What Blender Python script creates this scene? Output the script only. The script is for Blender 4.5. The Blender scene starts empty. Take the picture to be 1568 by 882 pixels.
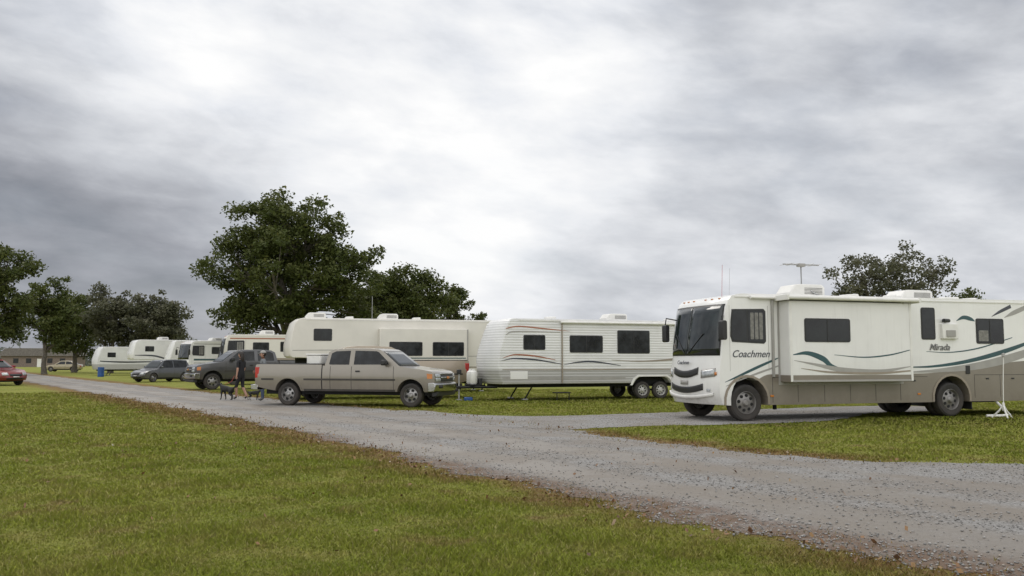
import bpy, bmesh, math, random
import numpy as np
from mathutils import Vector, Matrix
R = math.radians
random.seed(3)
rng = np.random.default_rng(5)
scene = bpy.context.scene
COL = scene.collection
scene.view_settings.view_transform = 'Standard'
scene.view_settings.look = 'None'
scene.view_settings.exposure = 0

# ------------------------------------------------------------------ nodes
class NT:
    def __init__(s, nt):
        s.t = nt
    def n(s, ty, **k):
        a = s.t.nodes.new(ty)
        for q, v in k.items():
            setattr(a, q, v)
        return a
    def put(s, sock, v):
        if isinstance(v, bpy.types.NodeSocket):
            s.t.links.new(v, sock)
        elif v is not None:
            if sock.type == 'RGBA' and len(v) == 3:
                v = (*v, 1)
            sock.default_value = v
    def m(s, op, a, b=None, c=None, clamp=False):
        q = s.n('ShaderNodeMath', operation=op, use_clamp=clamp)
        s.put(q.inputs[0], a); s.put(q.inputs[1], b)
        if c is not None: s.put(q.inputs[2], c)
        return q.outputs[0]
    def mix(s, f, a, b, bt='MIX'):
        q = s.n('ShaderNodeMix', data_type='RGBA', blend_type=bt)
        s.put(q.inputs[0], f); s.put(q.inputs[6], a); s.put(q.inputs[7], b)
        return q.outputs[2]
    def noise(s, vec, scale, detail=4, rough=.55, dist=0):
        q = s.n('ShaderNodeTexNoise')
        if vec is not None: s.put(q.inputs['Vector'], vec)
        q.inputs['Scale'].default_value = scale
        q.inputs['Detail'].default_value = detail
        q.inputs['Roughness'].default_value = rough
        q.inputs['Distortion'].default_value = dist
        return q.outputs['Fac']
    def mr(s, v, a, b, c=0., d=1., smooth=True):
        q = s.n('ShaderNodeMapRange', interpolation_type='SMOOTHSTEP' if smooth else 'LINEAR')
        for i, x in enumerate((v, a, b, c, d)):
            s.put(q.inputs[i], x)
        return q.outputs[0]
    def ramp(s, f, stops):
        q = s.n('ShaderNodeValToRGB')
        e = q.color_ramp.elements
        while len(e) < len(stops): e.new(.5)
        for i, (p, c) in enumerate(stops):
            e[i].position = p; e[i].color = (*c, 1)
        s.put(q.inputs[0], f)
        return q.outputs[0]
    def obj(s):
        return s.n('ShaderNodeTexCoord').outputs['Object']
    def sep(s, v):
        q = s.n('ShaderNodeSeparateXYZ'); s.put(q.inputs[0], v)
        return q.outputs
    def comb(s, x, y, z):
        q = s.n('ShaderNodeCombineXYZ')
        s.put(q.inputs[0], x); s.put(q.inputs[1], y); s.put(q.inputs[2], z)
        return q.outputs[0]
    def dot(s, a, b):
        q = s.n('ShaderNodeVectorMath', operation='DOT_PRODUCT')
        s.put(q.inputs[0], a); s.put(q.inputs[1], b)
        return q.outputs['Value']
    def bump(s, h, strength=.3, dist=.02):
        q = s.n('ShaderNodeBump')
        q.inputs['Strength'].default_value = strength
        q.inputs['Distance'].default_value = dist
        s.put(q.inputs['Height'], h)
        return q.outputs[0]

def newmat(name):
    m = bpy.data.materials.new(name)
    m.use_nodes = True
    t = NT(m.node_tree)
    b = m.node_tree.nodes['Principled BSDF']
    return m, t, b

def M(name, col, rough=.5, metal=0., coat=0., var=.08, ns=3., dirt=0., bump=0., bscale=60, spec=.5):
    m, t, b = newmat(name)
    o = t.obj()
    f = t.noise(o, ns, 4)
    f = t.mr(f, .3, .7)
    c = t.mix(f, tuple(x * (1 - var) for x in col), tuple(min(1, x * (1 + var)) for x in col))
    r = t.mr(f, 0, 1, max(0, rough - .04), rough + .04)
    if dirt > 0:
        z = t.sep(o)[2]
        n2 = t.noise(o, 5, 5, .65)
        d = t.m('MULTIPLY', t.mr(z, 1.15, .35), t.mr(n2, .3, .7, .35, 1))
        d = t.m('MULTIPLY', d, dirt)
        c = t.mix(d, c, (.13, .10, .075))
        r = t.m('ADD', r, t.m('MULTIPLY', d, .3))
    t.put(b.inputs['Base Color'], c)
    t.put(b.inputs['Roughness'], r)
    b.inputs['Metallic'].default_value = metal
    b.inputs['Coat Weight'].default_value = coat
    b.inputs['Coat Roughness'].default_value = .08
    b.inputs['Specular IOR Level'].default_value = spec
    if bump:
        t.put(b.inputs['Normal'], t.bump(t.noise(o, bscale, 4), bump, .01))
    return m

# ------------------------------------------------------------------ world
SUN_EL, SUN_AZ = R(50), R(-25)
w = bpy.data.worlds.new("World"); scene.world = w; w.use_nodes = True
t = NT(w.node_tree)
w.node_tree.nodes.clear()
D = t.n('ShaderNodeTexCoord').outputs['Generated']
dx, dy, dz = t.sep(D)
# cloud coordinates: billows flattened toward the horizon, rolls running slightly diagonally
zz = t.m('MULTIPLY', t.m('POWER', t.m('MAXIMUM', t.m('ADD', dz, .04), .001), .8), 2.5)
V = t.comb(t.m('ADD', dx, 2.3), dy, t.m('ADD', zz, t.m('MULTIPLY', dx, .3)))
n1 = t.noise(V, 2.3, 5, .5, .25)
n2 = t.noise(V, 5.0, 6, .55, .15)
n4 = t.noise(V, 11., 6, .55, .2)
def spot(px, py, r0, r1):
    u = (px - 784) / 1358; v = (py - 441) / 1358
    d = Vector((u, .99662 + v * .0822, .0822 - v * .99662)).normalized()
    return t.mr(t.dot(D, tuple(d)), math.cos(R(r0)), math.cos(R(r1)), 0, 1)
def add(*a):
    s = a[0]
    for x in a[1:]: s = t.m('ADD', s, x)
    return s
def mul(a, b): return t.m('MULTIPLY', a, b)
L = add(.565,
        mul(spot(620, 110, 21, 2), .30),
        mul(spot(640, 300, 9, 1), .08),
        mul(spot(170, 70, 10, 1), .26),
        mul(spot(900, 130, 12, 1), .05),
        mul(spot(30, 400, 17, 3), -.22),
        mul(spot(330, 330, 7, 1), -.07),
        mul(spot(1500, 100, 16, 2), .05),
        mul(spot(1300, 470, 15, 2), .08),
        mul(spot(850, 420, 9, 1), .07),
        mul(spot(690, 490, 9, 1), .14),
        mul(t.m('SUBTRACT', n1, .5), .30),
        mul(t.m('SUBTRACT', n2, .5), .50),
        mul(t.m('SUBTRACT', n4, .5), .40),
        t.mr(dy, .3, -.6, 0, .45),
        t.mr(dz, .38, .95, 0, .38))
cl = t.ramp(L, [(0, (.14, .155, .18)), (.22, (.235, .25, .285)), (.42, (.385, .40, .44)),
                (.62, (.60, .62, .66)), (.82, (.84, .855, .885)), (1, (1, 1, 1))])
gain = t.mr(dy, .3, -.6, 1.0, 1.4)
sky = t.n('ShaderNodeTexSky', sky_type='NISHITA')
sky.sun_disc = False; sky.sun_elevation = SUN_EL; sky.sun_rotation = SUN_AZ
b1 = t.n('ShaderNodeBackground'); t.put(b1.inputs[0], sky.outputs[0]); b1.inputs[1].default_value = .09
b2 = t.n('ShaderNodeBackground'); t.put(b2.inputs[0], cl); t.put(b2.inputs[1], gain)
mx = t.n('ShaderNodeMixShader')
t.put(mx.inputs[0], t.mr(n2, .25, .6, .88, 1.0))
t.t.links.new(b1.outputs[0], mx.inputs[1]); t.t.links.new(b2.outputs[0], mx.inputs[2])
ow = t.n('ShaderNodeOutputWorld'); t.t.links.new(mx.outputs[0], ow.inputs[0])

sl = bpy.data.lights.new('sun', 'SUN'); sl.energy = .9; sl.angle = R(25); sl.color = (1, .95, .88)
so = bpy.data.objects.new('sun', sl); COL.objects.link(so)
sd = Vector((math.sin(SUN_AZ) * math.cos(SUN_EL), math.cos(SUN_AZ) * math.cos(SUN_EL), math.sin(SUN_EL)))
so.rotation_euler = sd.to_track_quat('Z', 'Y').to_euler(); so.location = (0, 0, 40)

# ------------------------------------------------------------------ camera
cam = bpy.data.cameras.new('camera'); co = bpy.data.objects.new('camera', cam); COL.objects.link(co)
cam.sensor_width = 36; cam.lens = 31.18; cam.clip_end = 8000
co.location = (0, 0, 1.5); co.rotation_euler = (R(90 + 4.715), 0, 0)
scene.camera = co

# ------------------------------------------------------------------ mesh helpers
def finish(me, name, mat, parent, smooth=True, angle=35):
    mats = mat if isinstance(mat, (list, tuple)) else [mat]
    for q in mats: me.materials.append(q)
    if smooth:
        me.polygons.foreach_set('use_smooth', [True] * len(me.polygons))
        try: me.set_sharp_from_angle(angle=R(angle))
        except Exception: pass
    ob = bpy.data.objects.new(name, me); COL.objects.link(ob)
    if parent: ob.parent = parent
    return ob

def empty(name, loc=(0, 0, 0), rz=0, s=1):
    e = bpy.data.objects.new(name, None); COL.objects.link(e)
    e.location = loc; e.rotation_euler = (0, 0, rz); e.scale = (s, s, s); e.empty_display_size = .3
    return e

def np_mesh(name, V, F, mat, parent=None, attr=None, smooth=False):
    V = np.asarray(V, dtype=np.float32); F = np.asarray(F, dtype=np.int32)
    me = bpy.data.meshes.new(name)
    me.vertices.add(len(V)); me.vertices.foreach_set('co', V.ravel())
    k = F.shape[1]
    me.loops.add(F.size); me.loops.foreach_set('vertex_index', F.ravel())
    me.polygons.add(len(F)); me.polygons.foreach_set('loop_start', np.arange(0, F.size, k, dtype=np.int32))
    if smooth: me.polygons.foreach_set('use_smooth', np.ones(len(F), dtype=bool))
    me.update(calc_edges=True)
    if attr is not None:
        a = me.attributes.new('var', 'FLOAT', 'FACE'); a.data.foreach_set('value', np.asarray(attr, dtype=np.float32))
    me.materials.append(mat)
    ob = bpy.data.objects.new(name, me); COL.objects.link(ob)
    if parent: ob.parent = parent
    return ob

def ext(parent, name, poly, hw, mat, xc=(), zc=(), yc=(), deform=None, bevel=0., seg=2, y0=None, y1=None, angle=35):
    ya, yb = (-hw, hw) if y0 is None else (min(y0, y1), max(y0, y1))
    bm = bmesh.new()
    va = [bm.verts.new((x, ya, z)) for x, z in poly]
    vb = [bm.verts.new((x, yb, z)) for x, z in poly]
    n = len(poly)
    bm.faces.new(va); bm.faces.new(vb[::-1])
    for i in range(n):
        j = (i + 1) % n
        bm.faces.new((va[j], va[i], vb[i], vb[j]))
    bmesh.ops.recalc_face_normals(bm, faces=bm.faces[:])
    for ax, cuts in ((0, xc), (2, zc), (1, yc)):
        for c in cuts:
            p = [0, 0, 0]; p[ax] = c; nn = [0, 0, 0]; nn[ax] = 1
            bmesh.ops.bisect_plane(bm, geom=bm.verts[:] + bm.edges[:] + bm.faces[:], plane_co=p, plane_no=nn, dist=1e-5)
    if deform:
        for v in bm.verts: v.co = deform(v.co.x, v.co.y, v.co.z)
    me = bpy.data.meshes.new(name); bm.to_mesh(me); bm.free()
    ob = finish(me, name, mat, parent, True, angle)
    if bevel:
        m = ob.modifiers.new('bevel', 'BEVEL'); m.width = bevel; m.segments = seg
        m.limit_method = 'ANGLE'; m.angle_limit = R(40)
    return ob

def box(parent, name, x0, x1, y0, y1, z0, z1, mat, bevel=.01):
    return ext(parent, name, [(x0, z0), (x1, z0), (x1, z1), (x0, z1)], 0, mat, y0=y0, y1=y1, bevel=bevel)

def sp(parent, name, poly, y, mat, th=.004, deform=None, xc=(), zc=()):
    s = 1 if y > 0 else -1
    return ext(parent, name, poly, 0, mat, y0=y, y1=y + s * th, deform=deform, xc=xc, zc=zc)

def rr(x0, x1, z0, z1, r=.05, n=4):
    if x0 > x1: x0, x1 = x1, x0
    p = []
    for cx, cz, a in ((x1 - r, z1 - r, 0), (x0 + r, z1 - r, 90), (x0 + r, z0 + r, 180), (x1 - r, z0 + r, 270)):
        for i in range(n + 1):
            q = R(a + 90 * i / n); p.append((cx + r * math.cos(q), cz + r * math.sin(q)))
    return p

def cr(pts, n=10):
    P = [np.array(p, float) for p in pts]
    P = [2 * P[0] - P[1]] + P + [2 * P[-1] - P[-2]]
    out = []
    for i in range(1, len(P) - 2):
        for k in range(n):
            u = k / n
            out.append(.5 * ((2 * P[i]) + (-P[i - 1] + P[i + 1]) * u + (2 * P[i - 1] - 5 * P[i] + 4 * P[i + 1] - P[i + 2]) * u * u + (-P[i - 1] + 3 * P[i] - 3 * P[i + 1] + P[i + 2]) * u ** 3))
    out.append(P[-2])
    return out

def swoosh(parent, name, pts, y, mat, th=.003, deform=None):
    """pts: (x,z,width)"""
    c = cr(pts, 8)
    up, lo = [], []
    for i, p in enumerate(c):
        a = c[max(0, i - 1)]; b = c[min(len(c) - 1, i + 1)]
        d = np.array([b[0] - a[0], b[1] - a[1]]); d /= max(1e-6, np.hypot(*d))
        nx, nz = -d[1], d[0]; h = max(.002, p[2] / 2)
        up.append((p[0] + nx * h, p[1] + nz * h)); lo.append((p[0] - nx * h, p[1] - nz * h))
    return sp(parent, name, up + lo[::-1], y, mat, th, deform)

def lathe(parent, name, prof, mat, center=(0, 0, 0), axis='y', n=28, angle=35):
    V = []; F = []
    for r, h in prof:
        for i in range(n):
            a = 2 * math.pi * i / n
            c, s = r * math.cos(a), r * math.sin(a)
            p = (c, h, s) if axis == 'y' else ((c, s, h) if axis == 'z' else (h, c, s))
            V.append((p[0] + center[0], p[1] + center[1], p[2] + center[2]))
    for k in range(len(prof) - 1):
        for i in range(n):
            j = (i + 1) % n
            F.append((k * n + i, k * n + j, (k + 1) * n + j, (k + 1) * n + i))
    me = bpy.data.meshes.new(name); me.from_pydata(V, [], F)
    bm = bmesh.new(); bm.from_mesh(me); bmesh.ops.recalc_face_normals(bm, faces=bm.faces[:]); bm.to_mesh(me); bm.free()
    return finish(me, name, mat, parent, True, angle)

def tube_geo(pts, rad, ns=6):
    V = []; F = []
    pts = [Vector(p) for p in pts]
    for i, p in enumerate(pts):
        d = (pts[min(i + 1, len(pts) - 1)] - pts[max(i - 1, 0)])
        d = d.normalized() if d.length > 1e-6 else Vector((0, 0, 1))
        a = d.orthogonal().normalized() if abs(d.z) < .99 else Vector((1, 0, 0))
        if abs(d.z) < .99: a = d.cross(Vector((0, 0, 1))).normalized()
        b = d.cross(a).normalized()
        r = rad[i] if isinstance(rad, (list, tuple)) else rad
        for k in range(ns):
            q = 2 * math.pi * k / ns
            V.append(p + a * (r * math.cos(q)) + b * (r * math.sin(q)))
    for i in range(len(pts) - 1):
        for k in range(ns):
            j = (k + 1) % ns
            F.append((i * ns + k, i * ns + j, (i + 1) * ns + j, (i + 1) * ns + k))
    return V, F
def tube(parent, name, pts, rad, mat, ns=8):
    V, F = tube_geo(pts, rad, ns)
    F = list(F) + [tuple(range(ns))[::-1], tuple(range(len(V) - ns, len(V)))]
    me = bpy.data.meshes.new(name); me.from_pydata(V, [], F)
    return finish(me, name, mat, parent, True, 50)

def patch(parent, name, y0, y1, z0, z1, xf, deform, off, mat, ny=14, nz=6, shape=None, th=.01):
    """curved panel on a front/rear surface"""
    V = []; F = []
    for j in range(nz + 1):
        z = z0 + (z1 - z0) * j / nz
        for i in range(ny + 1):
            y = y0 + (y1 - y0) * i / ny
            zz = z
            if shape: zz = shape(i / ny, j / nz, z)
            p = deform(xf(zz), y, zz)
            V.append((p[0] + off, p[1], p[2]))
    for j in range(nz):
        for i in range(ny):
            a = j * (ny + 1) + i
            F.append((a, a + 1, a + ny + 2, a + ny + 1))
    me = bpy.data.meshes.new(name); me.from_pydata(V, [], F)
    ob = finish(me, name, mat, parent, True, 40)
    s = ob.modifiers.new('solid', 'SOLIDIFY'); s.thickness = th; s.offset = 0
    return ob

# ------------------------------------------------------------------ common materials
m_white = M('rv_white_gelcoat', (.77, .765, .745), .3, coat=.3, var=.03, ns=1.2, dirt=.25)
m_cream = M('rv_cream', (.67, .645, .585), .35, coat=.2, var=.04, ns=1.2, dirt=.2)
m_plast = M('white_plastic', (.74, .73, .70), .5, var=.06)
m_glass = M('dark_glass', (.012, .018, .019), .06, var=.5, ns=1.5, spec=.7)
m_glass2 = M('tinted_window', (.016, .018, .020), .14, var=.6, ns=2.5, spec=.35)
m_black = M('black_plastic', (.02, .02, .021), .5, var=.2)
m_under = M('undercarriage_black', (.012, .012, .012), .85, var=.3)
m_rubber = M('tire_rubber', (.022, .022, .022), .8, var=.25, ns=8, dirt=.25)
m_rim = M('alloy_rim', (.40, .40, .40), .35, metal=.8, var=.08, dirt=.4)
m_rimd = M('steel_rim_dull', (.27, .265, .26), .42, metal=.7, var=.12, dirt=.4)
m_rimw = M('steel_rim', (.55, .55, .53), .4, metal=.2, var=.08, dirt=.3)
m_chrome = M('chrome', (.42, .42, .42), .2, metal=1, var=.05)
m_seam = M('panel_seam', (.05, .045, .04), .7, var=.2)
m_teal = M('decal_teal', (.025, .075, .085), .35, var=.1)
m_grey = M('decal_grey', (.33, .32, .30), .35, var=.06)
m_taupe = M('decal_taupe', (.28, .24, .19), .35, var=.06, dirt=.2)
m_orange = M('decal_copper', (.33, .13, .07), .35, var=.1)
m_navy = M('decal_charcoal', (.05, .055, .07), .35, var=.1)
m_red = M('tail_lamp_red', (.42, .02, .015), .2, coat=.5, var=.1)
m_amber = M('amber_lens', (.5, .17, .03), .2, coat=.5, var=.1)
m_lamp = M('headlamp_lens', (.42, .44, .45), .12, metal=.3, coat=.6, var=.25, ns=14)
m_galv = M('galvanised_metal', (.40, .40, .40), .4, metal=.7, var=.1)
m_awn = M('awning_vinyl', (.55, .52, .46), .6, var=.06)
m_blue = M('blue_plastic', (.02, .08, .28), .45, var=.1)
m_curtain = M('curtain', (.20, .195, .18), .8, var=.25, ns=14)

def two_tone():
    m, t, b = newmat('rv_two_tone_paint')
    o = t.obj(); x, y, z = t.sep(o)
    bd = t.m('ADD', t.mr(x, .85, -.7, .25, 1.17), t.mr(x, -5.2, -9.5, 0, .35))
    f = t.mr(z, t.m('SUBTRACT', bd, .008), t.m('ADD', bd, .008), 1, 0)
    n = t.mr(t.noise(o, 1.3, 4), .3, .7)
    c = t.mix(f, t.mix(n, (.75, .745, .725), (.80, .795, .775)), t.mix(n, (.195, .17, .14), (.225, .198, .165)))
    sv = t.comb(t.m('MULTIPLY', x, 9.), y, t.m('MULTIPLY', z, .6))
    stv = t.mr(t.noise(sv, 1.6, 4, .6), .52, .75, 0, .10)
    c = t.mix(stv, c, (.30, .28, .25))
    n2 = t.noise(o, 4, 5, .65)
    d = t.m('MULTIPLY', t.m('MULTIPLY', t.mr(z, 1.0, .35), t.mr(n2, .3, .7, .3, 1)), .4)
    c = t.mix(d, c, (.12, .095, .07))
    t.put(b.inputs['Base Color'], c); b.inputs['Roughness'].default_value = .28
    b.inputs['Coat Weight'].default_value = .4; b.inputs['Coat Roughness'].default_value = .08
    return m
m_two = two_tone()

def siding():
    m, t, b = newmat('corrugated_siding')
    o = t.obj(); x, y, z = t.sep(o)
    wv = t.m('SINE', t.m('MULTIPLY', z, 2 * math.pi / .10))
    n = t.mr(t.noise(o, 1.3, 4), .3, .7)
    c = t.mix(n, (.66, .66, .655), (.74, .74, .73))
    low = t.mr(z, 1.19, 1.17, 0, 1)
    c = t.mix(low, c, (.42, .415, .40))
    line = t.mr(wv, .8, .95, 0, .25)
    c = t.mix(line, c, (.22, .22, .22))
    t.put(b.inputs['Base Color'], c); b.inputs['Roughness'].default_value = .38
    t.put(b.inputs['Normal'], t.bump(wv, .4, .01))
    return m
m_siding = siding()

# ------------------------------------------------------------------ wheels
def wheel(parent, x, y, r, w, sgn, rim=None, holes=8):
    rim = rim or m_rim
    h = w / 2
    ti = [(.60 * r, -h + .01), (.88 * r, -h), (.975 * r, -h * .8), (r, -h * .5), (r, h * .5), (.975 * r, h * .8), (.88 * r, h), (.66 * r, h - .005), (.60 * r, h - .02)]
    lathe(parent, 'tire', [(a, b * sgn) for a, b in ti], m_rubber, (x, y, r), n=36, angle=30)
    rp = [(.62 * r, h - .012), (.60 * r, h - .004), (.575 * r, h - .02), (.54 * r, h - .08), (.44 * r, h - .07), (.22 * r, h - .04), (.18 * r, h - .01), (.12 * r, h + .01), (.001, h + .012)]
    lathe(parent, 'rim', [(a, b * sgn) for a, b in rp], rim, (x, y, r), n=36, angle=30)
    for i in range(holes):
        a = 2 * math.pi * i / holes + .2
        cx, cz = x + .40 * r * math.cos(a), r + .40 * r * math.sin(a)
        hr = r * (.09 if holes > 6 else .13)
        lathe(parent, 'rim_hole', [(hr, (h - .078) * sgn), (hr, (h - .052) * sgn), (.001, (h - .052) * sgn)], m_under, (cx, y, cz), n=10)

def hyp(cx, r, zb, zc, n=12):
    a1 = math.atan2(zb - zc, math.sqrt(max(1e-6, r * r - (zb - zc) ** 2)))
    a0 = math.pi - a1
    return [(cx + r * math.cos(a0 + (a1 - a0) * i / n), zc + r * math.sin(a0 + (a1 - a0) * i / n)) for i in range(n + 1)]

# ------------------------------------------------------------------ RVs
def rv_window(P, x0, x1, z0, z1, y, div=(), side=1, curtain=False):
    yy = y * side
    s = side
    sp(P, 'window_frame', rr(x0, x1, z0, z1, .06), yy, m_black, .012)
    sp(P, 'window_glass', rr(x0 + .035, x1 - .035, z0 + .035, z1 - .035, .04), yy + s * .012, m_glass2, .003)
    for d in div:
        box(P, 'window_divider', d - .012, d + .012, yy + s * .002, yy + s * .022, z0 + .03, z1 - .03, m_black, 0)
    if curtain:
        sp(P, 'window_curtain', rr(x0 + .05, x0 + .3 * (x1 - x0), z0 + .06, z1 - .06, .03), yy + s * .0155, m_curtain, .002)

def ac_unit(P, x, z, y=0, l=.95, h=.3):
    pr = [(x + l / 2, z), (x + l / 2, z + h * .4), (x + l * .36, z + h * .95), (x + l * .25, z + h), (x - l * .42, z + h), (x - l / 2, z + h * .8), (x - l / 2, z)]
    ext(P, 'air_conditioner', pr, 0, m_plast, y0=y - .34, y1=y + .34, bevel=.03)
    for i in range(5):
        zz = z + h * (.3 + .1 * i)
        for s in (1, -1):
            box(P, 'ac_louvre', x - l * .42, x + l * .1, y + s * .335, y + s * .345, zz, zz + .012, m_seam, 0)

def vent(P, x, z, y=0, s=.2):
    ext(P, 'roof_vent', [(x + s, z), (x + s * .9, z + .12), (x - s * .9, z + .14), (x - s, z)], 0, m_plast, y0=y - s, y1=y + s, bevel=.03)

def text(P, s, x, z, y, size, mat, side=1, shear=.35, fat=.002):
    c = bpy.data.curves.new('lettering', 'FONT'); c.body = s; c.size = size; c.shear = shear; c.extrude = .002
    c.offset = fat
    c.materials.append(mat)
    o = bpy.data.objects.new('lettering', c); COL.objects.link(o); o.parent = P
    if side > 0: m = Matrix(((-1, 0, 0), (0, 0, 1), (0, 1, 0)))
    else: m = Matrix(((1, 0, 0), (0, 0, -1), (0, 1, 0)))
    o.matrix_local = Matrix.Translation((x, y, z)) @ m.to_4x4()
    return o

def nose_def(hw, x0, amt, ln=.8):
    def f(x, y, z):
        if x > x0:
            x = x - amt * min(1, (x - x0) / ln) * (abs(y) / hw) ** 3
        return (x, y, z)
    return f

YC = [-1.18, -1.05, -.9, -.7, -.45, 0, .45, .7, .9, 1.05, 1.18]
def class_a(name, loc, rz, body, H=3.2, Lr=10.2, W=6.4, hw=1.25, main=False, nose=1.05):
    P = empty(name, loc, rz)
    n = nose
    fr = [(n - .12, .42), (n - .02, .60), (n, .85), (n - .01, 1.2), (n - .05, 1.5), (n - .08, 1.62), (n - .16, 2.2), (n - .30, 2.85), (n - .40, H - .18), (n - .58, H - .06), (n - .95, H)]
    prof = fr + [(-Lr + .15, H + .02), (-Lr, H - .12), (-Lr, .42)]
    bot = [(-Lr + .8, .40)]
    for cx in (-W, 0):
        bot += hyp(cx, .60, .40, .50)
    prof = prof[:-1] + [(-Lr, .55), (-Lr + .5, .42)] + bot
    df = nose_def(hw, .2, .28)
    ext(P, 'body', prof, hw, body, xc=(.2, .4, .6, .8), yc=YC, zc=(.6, .85, 1.2, 1.5, 1.7, 2.2, 2.6, 2.85), deform=df, bevel=.05, seg=3)
    zs = [p[1] for p in fr]; xs = [p[0] for p in fr]
    xf = lambda z: float(np.interp(z, zs, xs))
    patch(P, 'windshield_seal', -1.215, 1.215, 1.64, 2.93, xf, df, .006, m_black, 20, 8)
    patch(P, 'windshield', -1.19, -.02, 1.68, 2.88, xf, df, .016, m_glass, 12, 8)
    patch(P, 'windshield', .02, 1.19, 1.68, 2.88, xf, df, .016, m_glass, 12, 8)
    for s in (1, -1):
        b = df(xf(2.2), s * .7, 2.2); a = df(xf(1.7), s * .1, 1.7)
        tube(P, 'wiper', [(a[0] + .04, a[1], a[2]), (b[0] + .04, b[1], b[2])], .012, m_black, 6)
    def smile(u, v, z): return z + .10 * (abs(u - .5) * 2) ** 2
    patch(P, 'upper_grille', -.62, .62, 1.07, 1.25, xf, df, .012, m_black, 12, 3, smile)
    if not main: patch(P, 'grille_bar', -.60, .60, 1.15, 1.175, xf, df, .022, m_chrome, 12, 1, smile)
    patch(P, 'lower_grille', -.80, .80, .68, .84, xf, df, .012, m_black, 12, 3, smile)
    patch(P, 'bumper_lip', -1.1, 1.1, .54, .62, xf, df, .03, m_plast if main else m_grey, 14, 2, smile, th=.05)
    patch(P, 'plate', -.18, .18, .90, 1.01, xf, df, .02, m_grey, 3, 1)
    for s in (1, -1):
        patch(P, 'headlamp', s * .76, s * 1.12, 1.10, 1.25, xf, df, .014, m_lamp, 8, 3, lambda u, v, z: z + .05 * u)
        patch(P, 'headlamp_bezel', s * .73, s * 1.15, 1.07, 1.28, xf, df, .008, m_grey, 8, 3, lambda u, v, z: z + .05 * u)
        patch(P, 'fog_lamp', s * .92, s * 1.02, .74, .81, xf, df, .014, m_lamp, 3, 2)
        patch(P, 'turn_signal', s * 1.14, s * 1.19, 1.15, 1.23, xf, df, .018, m_amber, 3, 2)
        for yy in (.3, .6, .9):
            p = df(xf(H - .12), s * yy, H - .12)
            box(P, 'marker_lamp', p[0] - .02, p[0] + .03, s * yy - .03, s * yy + .03, p[2] - .012, p[2] + .015, m_amber, .006)
        poly = [(.50, 2.80), (.56, 2.5), (.58, 2.12), (.50, 1.98), (-.52, 1.94), (-.58, 2.0), (-.58, 2.76), (-.52, 2.82)]
        sp(P, 'cab_window_frame', poly, s * hw, m_black, .012, df)
        poly2 = [(.45, 2.76), (.51, 2.5), (.53, 2.15), (.46, 2.03), (-.03, 2.0), (-.03, 2.77)]
        poly3 = [(-.07, 2.77), (-.07, 2.0), (-.50, 1.99), (-.53, 2.04), (-.53, 2.73), (-.50, 2.77)]
        sp(P, 'cab_window', poly2, s * (hw + .012), m_glass2, .003, df)
        sp(P, 'cab_window', poly3, s * (hw + .012), m_glass2, .003, df)
        for k in range(3):
            x0 = -.49 + k * .13
            sp(P, 'cab_window_curtain', rr(x0, x0 + .10, 2.05, 2.72, .02), s * (hw + .016), m_curtain, .002)
        for x in (.60, -.66):
            sp(P, 'door_seam', [(x, 1.25), (x + .01, 1.25), (x + .01, 2.9), (x, 2.9)], s * hw, m_grey, .003, df)
        tube(P, 'mirror_arm', [(.62, s * (hw - .05), 2.62), (.78, s * (hw + .22), 2.68), (.80, s * (hw + .24), 2.5)], .018, m_black)
        ext(P, 'mirror', rr(.73, .86, 2.02, 2.5, .05), 0, m_black, y0=s * (hw + .12), y1=s * (hw + .34), bevel=.02)
        wheel(P, 0, s * (hw - .16), .46, .26, s, m_rimd, 8)
        wheel(P, -W, s * (hw - .16), .46, .26, s, m_rimd, 8)
        wheel(P, -W, s * (hw - .47), .46, .24, s, m_under, 4)
        for cx in (0, -W):
            arc_o = hyp(cx, .66, .42, .50); arc_i = hyp(cx, .602, .42, .50)
            sp(P, 'wheel_arch_trim', arc_o + arc_i[::-1], s * hw, m_taupe if main else m_grey, .02)
    box(P, 'chassis', -Lr + .3, .8, -.85, .85, .42, .75, m_under, 0)
    box(P, 'chassis_well', -W - .65, -W + .65, -.85, .85, .5, 1.2, m_under, 0)
    box(P, 'chassis_well', -.65, .6, -.85, .85, .5, 1.2, m_under, 0)
    for s in (1, -1):
        sp(P, 'roof_gutter', [(.3, H - .10), (-Lr + .05, H - .08), (-Lr + .05, H - .05), (.3, H - .07)], s * hw, m_plast, .02)
        box(P, 'mudflap', -W - .78, -W - .76, s * .55, s * 1.15, .18, .6, m_black, 0)
    return P, df

# main motorhome
P, df = class_a('motorhome', (5.48, 23.47, 0), R(180 + 18), m_two, main=True)
hw = 1.25
SY = 1.68
def slide_mat():
    m, t, b = newmat('slide_out_paint')
    o = t.obj(); x, y, z = t.sep(o)
    f = t.mr(z, 1.14, 1.16, 1, 0)
    n = t.mr(t.noise(o, 1.3, 4), .3, .7)
    c = t.mix(f, t.mix(n, (.72, .715, .695), (.77, .765, .745)), t.mix(n, (.195, .17, .14), (.225, .198, .165)))
    sv = t.comb(t.m('MULTIPLY', x, 9.), y, t.m('MULTIPLY', z, .6))
    c = t.mix(t.mr(t.noise(sv, 1.6, 4, .6), .5, .75, 0, .09), c, (.30, .28, .25))
    t.put(b.inputs['Base Color'], c); b.inputs['Roughness'].default_value = .3
    b.inputs['Coat Weight'].default_value = .3
    return m
m_slide = slide_mat()
box(P, 'slide_out', -4.75, -.98, 1.0, SY, .97, 3.02, m_slide, .02)
sp(P, 'slide_flange', [(-.93, .90), (-4.80, .90), (-4.80, 3.08), (-.93, 3.08)], 1.25, m_grey, .012)
for x in (-1.02, -4.71):
    box(P, 'slide_trim', x - .035, x + .035, SY, SY + .012, .99, 3.0, m_plast, .004)
box(P, 'slide_trim', -4.67, -1.06, SY, SY + .012, .98, 1.03, m_grey, .004)
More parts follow.
